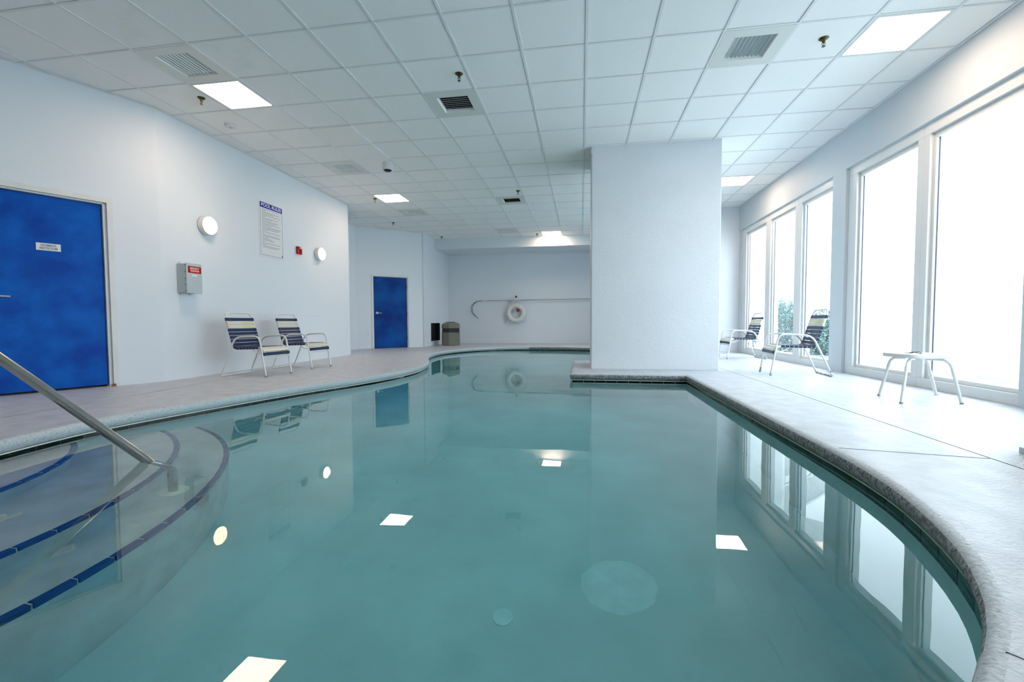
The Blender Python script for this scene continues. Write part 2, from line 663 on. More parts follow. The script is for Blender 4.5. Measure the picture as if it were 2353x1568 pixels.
hi_ = [bm.verts.new((x * 0.97, y * 0.97, 0.0012)) for x, y in ring]
bm.faces.new(hi_)
for q in range(60):
    bm.faces.new((lo_[q], lo_[(q + 1) % 60], hi_[(q + 1) % 60], hi_[q]))
o = obj('plaster_patch', bm, M_patch, pool_floor)
o.location = (0.20, 2.38, PFZ)
bm = bmesh.new()
bm_lathe(bm, [(0.05, 0), (0.05, 0.004)], 20)
o = obj('plaster_patch', bm, M_patch, pool_floor)
o.location = (-0.38, 2.10, PFZ)

# grout bed behind the tiles, trim strip above, then the tiles one by one
gr = offset_out(PTS, WALLD + 0.004)
bm = bmesh.new()
g0 = [bm.verts.new((p.x, p.y, -0.066)) for p in gr]
g1 = [bm.verts.new((p.x, p.y, -0.235)) for p in gr]
for k in range(n):
    bm.faces.new((g0[k], g0[(k + 1) % n], g1[(k + 1) % n], g1[k]))
obj('grout_bed', bm, M_grout, pool_wall, smooth=True)
st = offset_out(PTS, WALLD - 0.007)
st2 = offset_out(PTS, WALLD + 0.006)
bm = bmesh.new()
s0 = [bm.verts.new((p.x, p.y, -0.087)) for p in st]
s1 = [bm.verts.new((p.x, p.y, -0.0945)) for p in st]
s2 = [bm.verts.new((p.x, p.y, -0.0945)) for p in st2]
for k in range(n):
    c = PTS[k]
    rt = 1 if (c.x > 1.0 and c.y < 6.0) else 0
    if c.y > 9.3:
        rt = 2
    f = bm.faces.new((s0[k], s0[(k + 1) % n], s1[(k + 1) % n], s1[k]))
    f.material_index = rt
    f = bm.faces.new((s1[k], s1[(k + 1) % n], s2[(k + 1) % n], s2[k]))
    f.material_index = rt
obj('waterline_trim', bm, [M_strip, M_algae, M_nosew], pool_wall)

# walk the outline and set 15 cm tiles
tr = offset_out(PTS, WALLD)
cum = [0.0]
for k in range(n):
    cum.append(cum[-1] + (tr[(k + 1) % n] - tr[k]).length)
total = cum[-1]


def at_len(s):
    s = s % total
    lo, hi = 0, n
    while hi - lo > 1:
        mid = (lo + hi) // 2
        if cum[mid] <= s:
            lo = mid
        else:
            hi = mid
    t = (s - cum[lo]) / max(1e-9, cum[lo + 1] - cum[lo])
    return tr[lo].lerp(tr[(lo + 1) % n], t)


TL = 0.1525
nt_ = int(total / TL)
bm = bmesh.new()
bm_box(bm, -TL / 2 + 0.0018, TL / 2 - 0.0018, 0.0, 0.006, -0.240, -0.095)
tile0 = obj('waterline_tile', bm, M_wtile, pool_wall, bevel=0.0012)
first = True
rest = []
tiles = []
for i in range(nt_):
    pa, pb = at_len(i * total / nt_), at_len((i + 1) * total / nt_)
    d = pb - pa
    if d.length < TL * 0.8:
        continue
    mid = (pa + pb) / 2
    ang = math.atan2(d.y, d.x) + (PI if SGN < 0 else 0)
    tiles.append((mid, ang))
tiles.sort(key=lambda t: t[0].length)
for i, (mid, ang) in enumerate(tiles[:290]):
    if first:
        c, first = tile0, False
    else:
        c = tile0.copy()
        C.objects.link(c)
        c.parent = pool_wall
    nrm = Vector((math.sin(ang), -math.cos(ang)))
    c.location = (mid.x, mid.y, 0)
    c.rotation_euler = (0, 0, ang + PI)

# water
bm = bmesh.new()
wv = [bm.verts.new((p.x, p.y, WZ)) for p in offset_out(PTS, WALLD + 0.003)]
f = bm.faces.new(wv)
f.normal_update()
if f.normal.z < 0:
    f.normal_flip()
bmesh.ops.triangulate(bm, faces=bm.faces)
water = obj('water', bm, M_water, fix=False)
struct(water, 'still teal pool water')

# ------------------------------------------------------------------ steps
SC = Vector((-4.32, 1.40))


def inside(p, poly):
    c = False
    j = len(poly) - 1
    for i in range(len(poly)):
        a_, b_ = poly[i], poly[j]
        if (a_.y > p.y) != (b_.y > p.y) and p.x < (b_.x - a_.x) * (p.y - a_.y) / (b_.y - a_.y) + a_.x:
            c = not c
        j = i
    return c


steps = struct(empty('pool_steps', (SC.x, SC.y, PFZ)), 'curved underwater entry steps edged with navy tiles')
SR = [(1.43, -0.22), (1.985, -0.44), (2.285, -0.66)]
bm = bmesh.new()
bm_box(bm, -0.0735, 0.0735, -0.030, 0.005, -0.040, 0.005)
nose0 = obj('nosing_tile', bm, M_navytile, steps, bevel=0.004)
nfirst = True
for r, z in SR:
    bm = bmesh.new()
    bm_lathe(bm, [(r, 0), (r, z - PFZ)], 96)
    for f in bm.faces:
        f.smooth = False
    obj('step', bm, M_tread, steps, smooth=True)
    k = int(2 * PI * r / 0.1535)
    for i in range(k):
        a = 2 * PI * i / k
        p = SC + Vector((math.cos(a), math.sin(a))) * r
        if not inside(p, PTS):
            continue
        c = nose0 if nfirst else nose0.copy()
        if not nfirst:
            C.objects.link(c)
            c.parent = steps
        nfirst = False
        c.location = (r * math.cos(a), r * math.sin(a), z - PFZ)
        c.rotation_euler = (0, 0, a - PI / 2)

# ------------------------------------------------------------------ walls
def seg_frame(p0, p1):
    """matrix with x along p0->p1, y = left normal, z up, origin p0"""
    d = Vector(p1) - Vector(p0)
    return Matrix.Translation((p0[0], p0[1], 0)) @ Matrix.Rotation(math.atan2(d.y, d.x), 4, 'Z'), d.length


def wall(name, p0, p1, m, out=1, th=0.15, z0=-0.02, z1=CEIL + 0.12, holes=(), label=None, ext0=0.0, ext1=0.0):
    M, L = seg_frame(p0, p1)
    ys = (0, th) if out > 0 else (-th, 0)
    lst = []
    x = -ext0
    for (a_, b_, za, zb) in holes:
        lst.append((x, a_, *ys, z0, z1))
        if za > 0.001:
            lst.append((a_, b_, *ys, z0, za))
        lst.append((a_, b_, *ys, zb, z1))
        x = b_
    lst.append((x, L + ext1, *ys, z0, z1))
    return struct(boxes(name, lst, m, M=M), label)


LA, LB = (-5.09, 4.74), (-5.09 - 0.4244 * 6.3, 4.74 - 0.9055 * 6.3)
wall('wall_left', (-5.09, 9.2), LA, M_wall_left, out=-1, label='pale blue grey wall behind the two left chairs')
DS0, DS1 = 0.485, 1.475
w = wall('wall_left_near', LA, LB, M_wall, out=-1, holes=((DS0, DS1, 0, 2.085),), label='angled wall holding the big blue door')
wall('wall_left_far_end', (-5.09, 9.2), (-5.40, 9.79), M_wall, out=1)
wall('wall_left_recess', (-5.40, 9.79), (-6.0, 9.79), M_wall, out=1, th=0.3)
wall('wall_recess_side', (-6.0, 9.6), (-6.0, 11.24), M_wall, out=1)
E0, E1 = (-6.0, 11.22), (-4.59, 12.44)
wall('wall_back_diagonal', E0, E1, M_wall, out=1, holes=((0.43, 1.435, 0, 2.01),), label='diagonal wall with the smaller blue door', ext0=0.05)
WX = -4.55
# far left wall holds the dark opening
VY0, VY1, VZ0, VZ1 = 13.02, 13.90, 0.14, 0.695
wl = boxes('wall_back_left', [(WX - 0.15, WX, 12.44, VY0, -0.02, CEIL + .12), (WX - 0.15, WX, VY1, 14.95, -0.02, CEIL + .12),
                              (WX - 0.15, WX, VY0, VY1, -0.02, VZ0), (WX - 0.15, WX, VY0, VY1, VZ1, CEIL + .12)], M_wall)
struct(wl, 'short wall beside the bin with a dark square opening')
BY = 14.85
struct(box('wall_back', (WX - 0.15, 2.2, BY, BY + 0.15, -0.02, CEIL + 0.12), M_wall), 'grey end wall carrying the life ring and the rescue pole')
struct(boxes('wall_back_right_side', [(2.0, 2.15, 10.87, 11.25, -0.02, CEIL + 0.12), (2.0, 2.15, 12.80, 14.9, -0.02, CEIL + 0.12), (2.0, 2.15, 11.25, 12.80, 2.77, CEIL + 0.12)], M_wall))
struct(box('wall_back_right', (2.0, 3.75, 10.87, 11.02, -0.02, CEIL + 0.12), M_wall), 'narrow end wall behind the far window chair')
struct(box('wall_front', (-8.3, 3.75, -5.2, -5.0, -0.02, CEIL + 0.12), M_wall))
struct(box('wall_left_rear', (LB[0] - 0.15, LB[0], -5.1, LB[1] + 0.1, -0.02, CEIL + 0.12), M_wall))
struct(box('soffit', (WX - 0.1, 2.05, 13.49, 14.9, 3.0, CEIL + 0.05), M_wall), 'lowered boxed beam across the back wall')

# right wall: header, piers
RX = 3.53
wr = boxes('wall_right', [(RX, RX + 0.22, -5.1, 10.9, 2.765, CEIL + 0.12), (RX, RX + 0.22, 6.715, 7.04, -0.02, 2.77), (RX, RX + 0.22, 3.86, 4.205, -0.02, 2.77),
                          (RX, RX + 0.22, -5.1, -0.37, -0.02, 2.77), (RX + 0.02, RX + 0.22, 10.72, 10.9, -0.02, 2.77)], M_wall_shaded, bevel=0.004)
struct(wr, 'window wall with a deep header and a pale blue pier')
# pillar in the pool and the column at the right edge
pil = box('pillar', (0.145, 1.975, 6.82, 7.85, -0.005, CEIL + 0.05), M_pillar, bevel=0.012)
struct(pil, 'broad square pillar standing at the pool edge')
tr_ = boxes('corner_bead', [(0.139, 0.150, 6.812, 6.86, 3.20, CEIL - 0.02)], M_grid, pil)
col = boxes('column', [(2.345, 3.3, 1.9, 2.765, -0.005, CEIL + 0.05)], M_pillar, bevel=0.03)
struct(col, 'pale column at the right edge of the deck')
box('base_edge', (2.339, 3.306, 1.894, 2.771, -0.004, 0.03), M_wall, col, bevel=0.004)

# ------------------------------------------------------------------ windows
def window(n_, y0, y1, g0, g1, label, X=RX + 0.04):
    """y0,y1: the frame's outside edges; g0,g1: the pane"""
    w_ = struct(empty('window_%d' % n_, (X, (y0 + y1) / 2, 0)), label)
    yc = (y0 + y1) / 2
    X0 = 0.0
    ST = 0.035                       # inner step of the frame
    A = [(X0, 0.16, y0 - yc, y1 - yc, 0.0, 0.098), (X0, 0.16, y0 - yc, y1 - yc, 2.652, 2.77),
         (X0, 0.16, y0 - yc, g0 - yc - ST, 0.098, 2.652), (X0, 0.16, g1 - yc + ST, y1 - yc, 0.098, 2.652)]
    boxes('frame', A, M_vinyl, w_, bevel=0.003)
    B = [(X0 + 0.035, 0.15, g0 - yc - ST, g1 - yc + ST, 0.098, 0.138), (X0 + 0.035, 0.15, g0 - yc - ST, g1 - yc + ST, 2.60, 2.652),
         (X0 + 0.035, 0.15, g0 - yc - ST, g0 - yc, 0.138, 2.60), (X0 + 0.035, 0.15, g1 - yc, g1 - yc + ST, 0.138, 2.60)]
    boxes('sash', B, M_white, w_, bevel=0.003)
    g = 0.006
    D = [(X0 + 0.062, 0.07, g0 - yc, g0 - yc + g, 0.138, 2.60), (X0 + 0.062, 0.07, g1 - yc - g, g1 - yc, 0.138, 2.60)]
    boxes('gasket', D, M_gasket, w_)
    box('pane', (X0 + 0.072, 0.078, g0 - yc, g1 - yc, 0.138, 2.60), M_glass, w_)
    return w_


window(1, 9.345, 10.72, 9.49, 10.47, 'farthest tall window pane, at the end of the room')
window(2, 8.14, 9.345, 8.28, 9.20, 'tall window pane behind the far window chair')
window(3, 6.93, 8.14, 7.02, 7.98, 'tall window pane beside the grey pier, shrubs outside')
window(4, 5.385, 6.715, 5.51, 6.51, 'tall white window pane between pier and table')
window(5, 4.205, 5.385, 4.29, 5.27, 'largest bright window pane behind the table')
k = 6
yy = 3.86
for i in range(3):
    window(k, yy - 1.41, yy, yy - 1.31, yy - 0.10, 'window pane behind the camera position')
    yy -= 1.41
    k += 1

window(k, 11.25, 12.80, 11.35, 12.70, 'added unseen window behind the pillar, daylight for the back', 2.0)  # window added out of view to daylight the dim back of the room

# ------------------------------------------------------------------ ceiling
ceiling = struct(empty('ceiling', (0, 0, CEIL)), 'suspended ceiling of square white tiles')
T = 0.6096
gx = lambda i: 0.041 + T * i
gy = lambda j: 3.718 + T * j
HG = 0.0115
bm = bmesh.new()
bm_box(bm, HG - 0.004, T - HG + 0.004, HG - 0.004, T - HG + 0.004, 0.006, 0.020)
tile_a = obj('ceiling_tile', bm, M_tile, ceiling, bevel=0.002)
bm = bmesh.new()
bm_box(bm, HG - 0.004, T - HG + 0.004, HG - 0.004, T - HG + 0.004, 0.006, 0.020)
tile_b = obj('ceiling_tile', bm, M_tile2, ceiling)
tile_b['label'] = 'yellow stained tile'
bm = bmesh.new()
bm_box(bm, HG - 0.004, T + 0.004, HG - 0.004, T - HG + 0.004, -0.012, 0.020)
tile_c = obj('ceiling_tile', bm, M_tile3, ceiling)
tile_c['label'] = 'smooth tile sagging below the grid'
LIGHTS = [(-7, 1), (-7, 8), (-2, 15), (4, 1), (4, 8), (-7, -6), (4, -6)]  # last two are unseen panels, added to brighten the room
VENTS = {(-7, 0): 'y', (-3, 2): 'dx', (-7, 5): 'y', (-7, 10): 'y', (-3, 9): 'dm', (-4, 14): 'f', (2, 1): 'g'}
STAIN = {(-8, 1), (-6, 0), (-7, -1)}
SMOOTH = {(-6, 3), (-6, 4)}
used = {'a': 0, 'b': 0, 'c': 0}


def in_room(i, j):
    x, y = gx(i), gy(j)
    if y > 13.48 or y + T < -5:
        return False
    if x > 2.0 and y > 10.85:
        return False
    if x + T < -6.05 and y > 3:
        return False
    if x + T < -5.10 and 4.9 < y < 8.4:
        return False
    if y < 4.7 and x + T < -5.09 - 0.469 * (4.74 - y) - 0.1:
        return False
    return True


rest = bmesh.new()
for j in range(-15, 17):
    for i in range(-14, 7):
        if (i, j) in LIGHTS or (i, j) in VENTS or not in_room(i, j) or gx(i) > 3.53:
            continue
        wide = min(1.0, (RX - gx(i) + 0.01) / T)
        if j < -1:
            bm_box(rest, gx(i) + HG, gx(i) + T * wide, gy(j) + HG, gy(j) + T - HG, 0.006, 0.020)
            continue
        kind = 'b' if (i, j) in STAIN else 'c' if (i, j) in SMOOTH else 'a'
        src = {'a': tile_a, 'b': tile_b, 'c': tile_c}[kind]
        if used[kind] == 0:
            c = src
        else:
            c = src.copy()
            C.objects.link(c)
            c.parent = ceiling
        used[kind] += 1
        c.location = (gx(i), gy(j), random.uniform(-0.0012, 0.0012))
        if wide < 1:
            c.scale = (wide, 1, 1)
o = obj('more_ceiling_tiles', rest, M_tile, ceiling)
o['kind'] = 'stuff'
for i in range(-13, 6):
    x = gx(i)
    y0, y1 = -5.0, 13.5
    if x > 2.0:
        y1 = 10.87
    if x < -6.0:
        y1 = 3.0
    elif x < -5.15:
        y1 = 13.0
    box('grid_runner', (x - 0.012, x + 0.012, y0, y1, -0.001, 0.006), M_grid, ceiling)
for j in range(-14, 17):
    y = gy(j)
    if y > 13.5:
        continue
    x0 = -8.0 if y < 4.6 else -6.1
    x1 = 3.53 if y < 10.87 else 2.0
    box('grid_cross_bar', (x0, x1, y - 0.0105, y + 0.0105, 0.0, 0.007), M_grid, ceiling)
box('ceiling_deck_above', (-8.3, 3.75, -5.2, 15.0, 0.10, 0.2), M_duct, ceiling)
# wall angle trim
for t_n, (p0, p1, s) in enumerate([((-5.09, 9.2), LA, 1), (LA, LB, 1), (E0, E1, -1)], 1):
    M_, L_ = seg_frame(p0, p1)
    struct(box('trim_%d' % t_n, (0, L_, *((0, 0.02) if s > 0 else (-0.02, 0)), CEIL - 0.004, CEIL + 0.003), M_grid, M=M_))
struct(box('trim_4', (RX - 0.022, RX, -5, 10.87, CEIL - 0.004, CEIL + 0.003), M_grid))
struct(box('trim_5', (-4.55, 2.0, 13.47, 13.49, CEIL - 0.004, CEIL + 0.003), M_grid))

# ------------------------------------------------------------------ ceiling lights
LL = {(-7, 1): 'square ceiling light panel beside the near left air vent', (-7, 8): 'square ceiling light panel above the small blue door side',
      (-2, 15): 'square ceiling light panel shining on the back soffit', (4, 1): 'largest bright ceiling light panel, near the window wall',
      (4, 8): 'square ceiling light panel just right of the pillar',
      (-7, -6): 'added unseen light panel behind the viewer on the door side', (4, -6): 'added unseen light panel behind the viewer on the window side'}
lt0 = None
for (i, j) in LIGHTS:
    t = empty('ceiling_light', (gx(i) + T / 2, gy(j) + T / 2, CEIL))
    tag(t, LL[(i, j)], 'ceiling light', 'square ceiling light panels')
    h = T / 2 - 0.011
    e = 0.024
    if lt0 is None:
        fr = boxes('frame', [(-h, h, -h, -h + e, -0.003, 0.03), (-h, h, h - e, h, -0.003, 0.03), (-h, -h + e, -h + e, h - e, -0.003, 0.03), (h - e, h, -h + e, h - e, -0.003, 0.03)], M_white, t)
        df = box('diffuser', (-h + e, h - e, -h + e, h - e, 0.004, 0.010), M_panel, t)
        lt0 = (fr, df)
    else:
        share(lt0[0], 'frame', t)
        share(lt0[1], 'diffuser', t)

# ------------------------------------------------------------------ air vents
VL = {(-7, 0): 'white slatted air vent beside the near left light panel', (-3, 2): 'dark air vent with light slats, beside a sprinkler',
      (-7, 5): 'white slatted air vent left of the security camera', (-7, 10): 'white slatted air vent beyond the far left light panel',
      (-3, 9): 'small dark mottled air vent further down the ceiling', (-4, 14): 'plain blanked air vent nearest the soffit',
      (2, 1): 'grey slatted air vent on the bright window side'}
for (i, j), kd in VENTS.items():
    t = empty('air_vent', (gx(i) + T / 2, gy(j) + T / 2, CEIL))
    tag(t, VL[(i, j)], 'vent', 'ceiling air vents')
    h = T / 2 - 0.011
    o_ = 0.185 if kd != 'f' else 0.15
    boxes('panel', [(-h, h, -h, -o_, -0.002, 0.006), (-h, h, o_, h, -0.002, 0.006), (-h, -o_, -o_, o_, -0.002, 0.006), (o_, h, -o_, o_, -0.002, 0.006)], M_ventp, t)
    # flared collar
    bm = bmesh.new()
    a4 = [(-o_, -o_), (o_, -o_), (o_, o_), (-o_, o_)]
    i4 = [(x * 0.92, y * 0.92) for x, y in a4]
    va = [bm.verts.new((x, y, -0.003)) for x, y in a4]
    vb = [bm.verts.new((x, y, 0.035)) for x, y in i4]
    for q in range(4):
        bm.faces.new((va[q], va[(q + 1) % 4], vb[(q + 1) % 4], vb[q]))
    obj('collar', bm, M_slat, t)
    box('duct_back', (-o_, o_, -o_, o_, 0.075, 0.085), {'y': M_dark, 'g': M_slat, 'dx': M_dark, 'dm': M_greens, 'f': M_ventp}[kd], t)
    boxes('duct_side', [(-o_ - 0.004, -o_, -o_, o_, 0.006, 0.085), (o_, o_ + 0.004, -o_, o_, 0.006, 0.085), (-o_, o_, -o_ - .004, -o_, 0.006, 0.085), (-o_, o_, o_, o_ + 0.004, 0.006, 0.085)],
          {'y': M_duct, 'g': M_slat, 'dx': M_dark, 'dm': M_dark, 'f': M_ventp}[kd], t)
    if kd == 'f':
        boxes('blank_plate', [(-0.13, 0.13, -0.13, 0.13, 0.004, 0.010)], M_ventp, t)
        continue
    ns = 9 if kd in 'yg' else 8
    sl = None
    for q in range(ns):
        c = -o_ * 0.92 + (q + 0.5) * (2 * o_ * 0.92 / ns)
        wv_ = {'y': 0.0092, 'g': 0.0135, 'dx': 0.009, 'dm': 0.02}[kd]
        if kd in ('y', 'g'):
            ang_ = -0.62 if kd == 'y' else 0.62
            R_ = Matrix.Rotation(ang_, 4, 'Y')
            dims = (-wv_, wv_, -o_ * 0.9, o_ * 0.9, -0.0015, 0.0015)
            loc = (c, 0, 0.016)
        else:
            R_ = Matrix.Rotation(0.5, 4, 'X')
            dims = (-o_ * 0.9, o_ * 0.9, -wv_ * (1 if kd == 'dx' else 0.4), wv_ * (1 if kd == 'dx' else 0.4), -0.0015, 0.0015)
            loc = (0, c, 0.016)
        if sl is None:
            sl = box('slat', dims, {'y': M_slat, 'g': M_slatg, 'dx': M_slat, 'dm': M_greens}[kd], t, M=R_)
            sl.location = loc
        else:
            share(sl, 'slat', t, loc)

# ------------------------------------------------------------------ sprinklers
SPR = [((-1.273, 4.62), 'brass sprinkler head beside the dark slatted vent'), ((-4.34, 4.62), 'brass sprinkler head beside the near left light panel'),
       ((2.198, 4.60), 'brass sprinkler head beside the grey vent on the window side'), ((-4.283, 8.87), 'brass sprinkler head left of the far left light panel'),
       ((-4.837, 11.03), 'dark sprinkler head over the small blue door'), ((-1.249, 8.82), 'dark sprinkler head beside the small mottled vent'),
       ((-4.20, 13.1), 'dark sprinkler head at the left end of the soffit'), ((-1.303, 13.2), 'dark sprinkler head left of the soffit light')]
sp0 = None
for (x, y), lab in SPR:
    t = empty('sprinkler', (x, y, CEIL + 0.005))
    tag(t, lab, 'sprinkler', 'ceiling sprinkler heads')
    if sp0 is None:
        bm = bmesh.new()
        bm_lathe(bm, [(0.020, -0.020), (0.030, -0.012), (0.041, -0.002), (0.041, 0.0)], 20)
        a_ = obj('escutcheon', bm, M_brass, t, smooth=True)
        bm = bmesh.new()
        bm_lathe(bm, [(0.010, -0.040), (0.013, -0.036), (0.013, -0.018)], 10)
        for s in (-1, 1):
            bm_tube(bm, [(s * 0.010, 0, -0.036), (s * 0.015, 0, -0.048), (s * 0.010, 0, -0.062), (0.0, 0, -0.070)], 0.0028, 6)
        bm_tube(bm, [(0, 0, -0.040), (0, 0, -0.066)], 0.003, 6)
        b_ = obj('body', bm, M_brass, t, smooth=True)
        bm = bmesh.new()
        bm_lathe(bm, [(0.004, -0.076), (0.016, -0.074), (0.016, -0.072)], 14)
        c_ = obj('deflector', bm, M_brass, t)
        sp0 = (a_, b_, c_)
    else:
        for s_, nm in zip(sp0, ('escutcheon', 'body', 'deflector')):
            share(s_, nm, t)

# smoke detector and camera housing
t = tag(empty('smoke_detector', (-4.55, 5.29, CEIL + 0.006)), 'round white smoke detector above the left wall', 'smoke detector')
bm = bmesh.new()
bm_lathe(bm, [(0.045, -0.040), (0.062, -0.034), (0.070, -0.018), (0.070, 0.0)], 28)
obj('housing', bm, M_white, t, smooth=True)
bm = bmesh.new()
bm_lathe(bm, [(0.014, -0.043), (0.014, -0.038)], 14)
obj('sensor', bm, M_duct, t)
t = tag(empty('security_camera', (-3.13, 6.95, CEIL + 0.006)), 'white cylindrical ceiling camera housing with a black dome', 'camera')
bm = bmesh.new()
bm_lathe(bm, [(0.070, -0.118), (0.076, -0.116), (0.080, -0.110), (0.080, 0.0)], 32)
obj('housing', bm, M_white, t, smooth=True)
bm = bmesh.new()
bm_lathe(bm, [(0.02, -0.142), (0.045, -0.136), (0.062, -0.126), (0.067, -0.114)], 24)
obj('dome', bm, M_black, t, smooth=True)


# ------------------------------------------------------------------ doors
def lever(parent, x, y, z, dirx, m=M_chrome):
    """lever handle in a wall frame: x along the wall, y towards the room"""
    h_ = empty('handle', (x, y, z), parent=parent)
    bm = bmesh.new()
    bm_lathe(bm, [(0.034, 0), (0.034, 0.008), (0.028, 0.014), (0.013, 0.016), (0.012, 0.05)], 20, Matrix.Rotation(-PI / 2, 4, 'X'))
    o1 = obj('rose', bm, m, h_, smooth=True)
    bm = bmesh.new()
    bm_tube(bm, fillet([(0, 0.028, 0), (0, 0.052, 0), (dirx * 0.125, 0.050, -0.004)], 0.02), 0.0105, 8)
    o2 = obj('lever', bm, m, h_, smooth=True)
    return h_


# door 1: frame along the angled wall, x = distance from corner LA, y negative = outside, room on the right-hand side
MA, LLen = seg_frame(LA, LB)
d1 = struct(empty('door_1'), 'blue door marked for the women, white metal frame')
d1.matrix_world = MA
CW = 0.055
s0, s1, zt = 0.49, 1.465, 2.075
boxes('door_frame', [(s0 - CW, s0, -0.09, 0.014, 0, zt), (s1, s1 + CW, -0.09, 0.014, 0, zt), (s0 - CW, s1 + CW, -0.09, 0.014, zt, zt + CW),
                     (s0, s0 + 0.030, -0.09, -0.012, 0, zt), (s1 - 0.03, s1, -0.09, -0.012, 0, zt), (s0, s1, -0.09, -0.012, zt - 0.018, zt)], M_white, d1, bevel=0.003)
dp = box('door_panel', (s0 + 0.036, s1 - 0.036, -0.085, -0.04, 0.022, zt - 0.024), M_blue, d1, bevel=0.002)
box('threshold_gap', (s0 + 0.03, s1 - 0.03, -0.12, -0.088, 0.0, zt), M_dark, d1)
h1 = lever(d1, 1.375, -0.04, 0.995, -1)
bm = bmesh.new()
bm_box(bm, s0 - 0.02, s0 + 0.015, 0.0145, 0.018, 0.0, 0.03)
obj('rust_spot', bm, M_rust, d1)
# sign on the door
sg = tag(empty('restroom_sign'), "small white sign reading WOMEN'S RESTROOM on the blue door", 'sign')
sg.matrix_world = MA @ Matrix.Translation((0.957, -0.037, 1.522))
box('plate', (-0.092, 0.092, -0.002, 0.002, -0.038, 0.038), M_signw, sg, bevel=0.0008)
MT = Matrix.Translation((0, 0.0026, 0)) @ Matrix.Rotation(PI, 4, 'Z') @ Matrix.Rotation(PI / 2, 4, 'X')
text_mesh('lettering', "WOMEN'S", 0.033, M_ink, sg, Matrix.Translation((0, 0, 0.014)) @ MT, offset=0.0006, sx=0.78)
text_mesh('lettering', "RESTROOM", 0.033, M_ink, sg, Matrix.Translation((0, 0, -0.016)) @ MT, offset=0.0006, sx=0.78)

# door 2 on the diagonal wall: x from E0, y negative = room side
ME, ELen = seg_frame(E0, E1)
ME = ME @ Matrix.Identity(4)
d2 = struct(empty('door_2'), 'smaller blue door in the diagonal far wall')
d2.matrix_world = ME
s0, s1, zt = 0.44, 1.425, 2.0
CW = 0.045
boxes('door_frame', [(s0 - CW, s0, -0.016, 0.09, 0, zt), (s1, s1 + CW, -0.016, 0.09, 0, zt), (s0 - CW, s1 + CW, -0.016, 0.09, zt, zt + CW),
                     (s0, s0 + 0.02, 0.01, 0.09, 0, zt), (s1 - 0.02, s1, 0.01, 0.09, 0, zt), (s0, s1, 0.01, 0.09, zt - 0.012, zt)], M_white, d2, bevel=0.003)
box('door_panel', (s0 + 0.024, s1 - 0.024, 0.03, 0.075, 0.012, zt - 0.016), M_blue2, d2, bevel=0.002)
box('threshold_gap', (s0 + 0.02, s1 - 0.02, 0.078, 0.10, 0.0, zt), M_dark, d2)
h2 = lever(d2, 0.55, 0.03, 0.985, -1)
h2.rotation_euler = (0, 0, PI)
for z in (0.27, 0.97, 1.73):
    bm = bmesh.new()
    bm_lathe(bm, [(0.010, -0.055), (0.010, 0.055)], 8)
    hh = obj('hinge', bm, M_black, d2)
    hh.location = (s1 - 0.016, 0.022, z)
t = tag(empty('wall_outlet'), 'small white wall outlet left of the small blue door', 'outlet')
t.matrix_world = ME @ Matrix.Translation((0.315, 0, 0.42))
box('plate', (-0.036, 0.036, -0.007, 0.0, -0.058, 0.058), M_white, t, bevel=0.003)
boxes('socket', [(-0.017, 0.017, -0.010, -0.006, 0.010, 0.040), (-0.017, 0.017, -0.010, -0.006, -0.040, -0.010)], M_signw, t, bevel=0.003)

# dark opening: louvred return in the far left wall
t = tag(empty('wall_opening', (WX, (VY0 + VY1) / 2, (VZ0 + VZ1) / 2)), 'dark square return opening with a thin white rim, left of the bin', 'vent')
hy, hz = (VY1 - VY0) / 2, (VZ1 - VZ0) / 2
boxes('rim', [(-0.01, 0.008, -hy - 0.025, -hy, -hz - 0.025, hz + 0.025), (-0.01, 0.008, hy, hy + 0.025, -hz - 0.025, hz + 0.025), (-0.01, 0.008, -hy, hy, hz, hz + 0.02), (-0.01, 0.008, -hy, hy, -hz - 0.03, -hz)], M_wall, t)
boxes('cavity', [(-0.15, -0.14, -hy, hy, -hz, hz), (-0.14, -0.01, -hy, -hy + 0.004, -hz, hz), (-0.14, -0.01, hy - 0.004, hy, -hz, hz), (-0.14, -0.01, -hy, hy, hz - 0.004, hz), (-0.14, -0.01, -hy, hy, -hz, -hz + 0.004)], M_dark, t)

# ------------------------------------------------------------------ left wall things (mounted on x = -5.09 facing +x)
WLX = -5.09


def sconce(y, z, lab):
    t_ = tag(empty('wall_light', (WLX, y, z), (0, PI / 2, 0)), lab, 'wall light', 'round wall lights with cages')
    bm_ = bmesh.new()
    bm_lathe(bm_, [(0.125, 0.0), (0.130, 0.004), (0.130, 0.008)], 32)
    obj('gasket_ring', bm_, M_duct, t_)
    bm_ = bmesh.new()
    bm_lathe(bm_, [(0.128, 0.008), (0.126, 0.070), (0.120, 0.078)], 32)
    obj('housing', bm_, M_white, t_, smooth=True)
    bm_ = bmesh.new()
    bm_lathe(bm_, [(0.117, 0.074), (0.112, 0.088), (0.094, 0.104), (0.062, 0.115), (0.02, 0.119)], 32)
    obj('lens', bm_, M_lens, t_, smooth=True)
    bm_ = bmesh.new()
    for off in (0.0, -0.072, 0.072):
        w0 = math.sqrt(0.124 ** 2 - off ** 2)
        pts = []
        for q in range(13):
            s = -1 + 2 * q / 12
            yy_ = s * w0
            rr = math.hypot(yy_, off)
            pts.append((off, yy_, 0.074 + 0.052 * math.sqrt(max(0, 1 - (rr / 0.126) ** 2))))
        bm_tube(bm_, pts, 0.0022, 6)
    pts = []
    for q in range(13):
        s = -1 + 2 * q / 12
        xx_ = s * 0.124
        pts.append((xx_, 0, 0.077 + 0.052 * math.sqrt(max(0, 1 - (abs(xx_) / 0.126) ** 2))))
    bm_tube(bm_, pts, 0.0022, 6)
    obj('cage', bm_, M_frame, t_, smooth=True)
    return t_


sconce(5.41, 2.047, 'round caged wall light above the grey telephone box')
sconce(8.05, 2.057, 'round caged wall light right of the red alarm')

